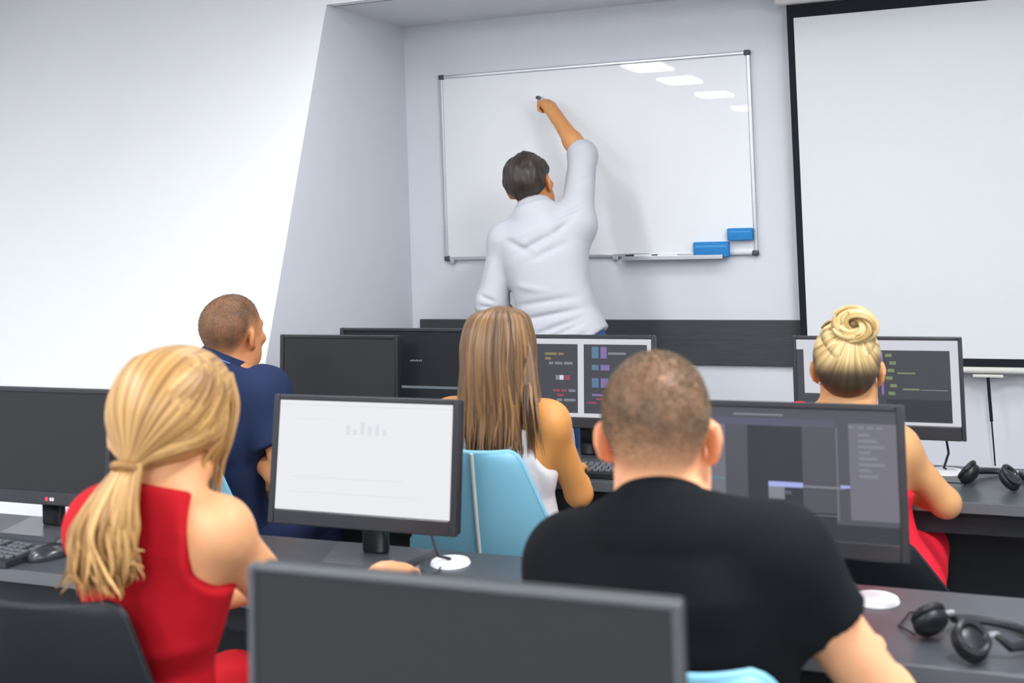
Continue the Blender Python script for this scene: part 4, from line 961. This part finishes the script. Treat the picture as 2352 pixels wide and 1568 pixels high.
cap = [H.e((0, -.012, .045), (.084, .104, .090), k=.03), H.e((0, -.056, .022), (.073, .058, .075), k=.04), H.e((0, -.068, -.022), (.050, .034, .040), k=.04)]
def bun_cut(P):
    q = H.l(P); return np.maximum(q[:, 1]-np.interp(q[:, 2], [-.1, -.03, 0, .06, .10, .14], [-.035, -.030, -.018, .05, .082, .11]), -(q[:, 2]+.068-.15*np.abs(q[:, 0])))
mm = mer(H, (.02, -.08, .11))
def bun_str(P):
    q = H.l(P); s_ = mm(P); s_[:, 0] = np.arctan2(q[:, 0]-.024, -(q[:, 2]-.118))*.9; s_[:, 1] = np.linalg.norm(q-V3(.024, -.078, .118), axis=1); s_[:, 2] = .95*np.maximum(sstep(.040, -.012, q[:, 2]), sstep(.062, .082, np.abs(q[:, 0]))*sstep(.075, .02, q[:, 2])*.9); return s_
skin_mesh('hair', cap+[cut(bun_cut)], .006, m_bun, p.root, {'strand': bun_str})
lk = Locks(); rg = np.random.default_rng(21)
for i in range(130):                                           # locks drawn up from nape and temples to the bun
    a = rg.uniform(-2.7, 2.7); s_, c_ = math.sin(a), math.cos(a)
    st = V3(s_*.072+.0, -.082+.055*abs(s_)**1.5 if c_ > -.3 else .04, -.035-.018*c_+.085*abs(s_) if c_ > -.3 else .11)
    en = V3(.024+s_*.030, -.096+.02*(c_ < 0), .118-c_*.032); mid = lerp(st, en, .5); q0 = mid-V3(0, -.012, .045); mid = V3(0, -.012, .045)+q0/np.sqrt(((q0/V3(.088, .110, .095))**2).sum())
    pts = spline([H.w(*x_) for x_ in (st, mid, en)], 15); t = np.linspace(0, 1, 15)
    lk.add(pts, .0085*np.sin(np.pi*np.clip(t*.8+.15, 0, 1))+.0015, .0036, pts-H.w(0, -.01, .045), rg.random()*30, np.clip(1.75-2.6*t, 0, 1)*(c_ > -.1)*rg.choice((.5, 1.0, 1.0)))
for i in range(46):                                            # the coil itself
    a0 = rg.uniform(0, 6.3); ph = rg.uniform(0, 6.3); r2 = .017*math.sqrt(rg.random()); R0 = .030; t = np.linspace(0, 1, 20); a = a0+t*rg.uniform(2.2, 3.6)
    rr = R0+r2*np.cos(ph+t*1.5); zz = r2*np.sin(ph+t*1.5)-.006*t
    loc = np.stack([np.cos(a)*rr*1.25, -.018-zz*1.2+.004*np.sin(a), np.sin(a)*rr*.98], 1)
    pts = np.array([bc+H.R@x_ for x_ in loc]); lk.add(pts, .0085*np.sin(np.pi*np.clip(t*.9+.05, 0, 1))+.001, .006, pts-bc, rg.random()*30)
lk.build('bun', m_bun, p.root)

# ---- the teacher at the whiteboard
H = Head((-1.604, 4.365, 1.632), yaw=-.02, pitch=-.14, roll=-.16, sc=1.04)
hd = unit(V3(-.060, .060, .085))
p = Person('teacher in light grey shirt and jeans writing high on the whiteboard', H, (-1.572, 4.325, 1.520), (-1.440, 4.265, .955), (-1.700, 4.315, 1.415), (-1.408, 4.355, 1.470),
           (-1.752, 4.26, 1.16), (-1.424, 4.515, 1.755), (-1.690, 4.45, 1.05), (-1.590, 4.668, 1.945), ((.3, 1, -.1), (.6, 0, -1), REST, .4), (hd, (-.75, .45, -.35), (1.25, 1.35, .9), .12), True, 1.0,
           knees=((-1.535, 4.30, .50), (-1.350, 4.27, .50)), ankles=((-1.55, 4.25, .085), (-1.33, 4.24, .085)), h=.0075)
m_sk6 = skin_mat('skin_tan', (214, 152, 96))
skin_mesh('body', p.body(m_sk6, -.018), .0062, m_sk6, p.root, {'scalp': none, 'flush': ear_flush(H, .4)}); p.eyes()
m_shirt = mat('light_grey_shirt_cotton', (194, 196, 203), 0.85, 0.2, bump=0.12, bscale=400)
ax = unit(p.neck-p.pel)
SHT = [(-.16, .192, .134, 0), (.0, .188, .132, 0), (.14, .172, .124, 0), (.28, .150, .110, 0), (.45, .146, .108, .0), (.68, .158, .110, 0), (.86, .150, .098, 0), (.97, .080, .068, 0)]
cl = [p.t(.012, SHT)]+p.shoulders(.012)+[p.uarm(1, 1.0, .018, False, .05), cone(p.el[1], lerp(p.el[1], p.wr[1], .16), .060, .054, .03, [(lerp(p.el[1], p.wr[1], .12), p.wr[1]-p.el[1])]),
     p.uarm(-1, 1.0, .014, False, .025, .008), cone(p.el[-1], lerp(p.el[-1], p.wr[-1], .22), .062, .060, .03, [(lerp(p.el[-1], p.wr[-1], .18), p.wr[-1]-p.el[-1])])]
nd = unit(H.w(0, -.02, -.045)-p.neck); cc = p.neck+nd*.030; cl += [cone(p.neck-ax*.04, H.w(0, -.03, -.07), .074, .066, .03)]
hem = lambda P: .965+.85*np.clip(P[:, 0]+1.40, 0, .2)-P[:, 2]
cl += [cut(lambda P: np.where(np.linalg.norm((P-cc)-np.outer((P-cc)@nd, nd), axis=1) < .11, (P-cc)@unit(nd+V3(0, .2, 0)), -.2)), cut(hem)]
W_ = lambda x_, y_, z_: (x_, y_, z_)
fl = [((-1.33, 4.17, 1.12), (-1.58, 4.15, 1.03), .012, .007), ((-1.33, 4.17, 1.15), (-1.61, 4.16, 1.10), .012, .008), ((-1.34, 4.17, 1.20), (-1.63, 4.16, 1.155), .013, .006), ((-1.33, 4.17, 1.10), (-1.50, 4.14, 1.02), .010, .007), ((-1.32, 4.18, 1.06), (-1.42, 4.14, 1.00), .010, .006),
      ((-1.46, 4.22, 1.44), (-1.61, 4.20, 1.365), .014, .008), ((-1.42, 4.24, 1.40), (-1.56, 4.20, 1.33), .015, .007), ((-1.66, 4.22, 1.42), (-1.54, 4.20, 1.36), .014, .006), ((-1.40, 4.27, 1.50), (-1.47, 4.23, 1.43), .014, .008), ((-1.36, 4.32, 1.55), (-1.46, 4.27, 1.50), .011, .009),
      ((-1.78, 4.22, 1.20), (-1.71, 4.20, 1.17), .010, .007), ((-1.79, 4.22, 1.16), (-1.70, 4.20, 1.15), .010, .006), ((-1.37, 4.42, 1.66), (-1.44, 4.40, 1.60), .012, .006), ((-1.72, 4.26, 1.35), (-1.76, 4.22, 1.24), .012, -.005), ((-1.62, 4.18, 1.24), (-1.48, 4.15, 1.22), .014, -.004)]
cl += [folds([(a_, b_, w_*.85, d_*2.0) for a_, b_, w_, d_ in fl], .0024, 15, 7)]
skin_mesh('shirt', cl, .0068, m_shirt, p.root)
collar_ring(p, cc-nd*.010, nd, .070, .067, .026, .005, m_shirt, 'collar', p.root, .4)
trousers(p, m_jeanb, .006, top=.115); shoes(p, m_shoe)
m_dark = hair_mat('hair_short_dark', (70, 58, 52), (34, 30, 30), 10.0)
cap = [H.e((0, -.010, .050), (.086, .106, .090), k=.03), H.e((0, -.056, .026), (.074, .062, .070), k=.04)]
def sc_cut(P):
    q = H.l(P); zl = np.interp(q[:, 1], [-.12, -.06, -.040, -.022, .03, .06, .078, .12], [-.055, -.055, -.025, .030, .034, .058, .085, .13]); return zl-q[:, 2]
rg = np.random.default_rng(3)
def hn(P): return .0025*np.sin(P@rg_K.T+rg_p).sum(1)/2
rg_K = rg.normal(size=(7, 3))*90; rg_p = rg.uniform(0, 6, 7)
o, v, q = skin_mesh('hair', cap+[cut(sc_cut), disp(hn)], .0055, m_dark, p.root, {'strand': lambda P: np.stack([H.l(P)[:, 0]*3, H.l(P)[:, 2], np.zeros(len(P))], 1)})
# the pen in his hand
marker((-1.700, 4.826, 2.035), (.16, -1, -.05), 'black-tipped marker pen held in the raised hand of the teacher', m_penc, .13)
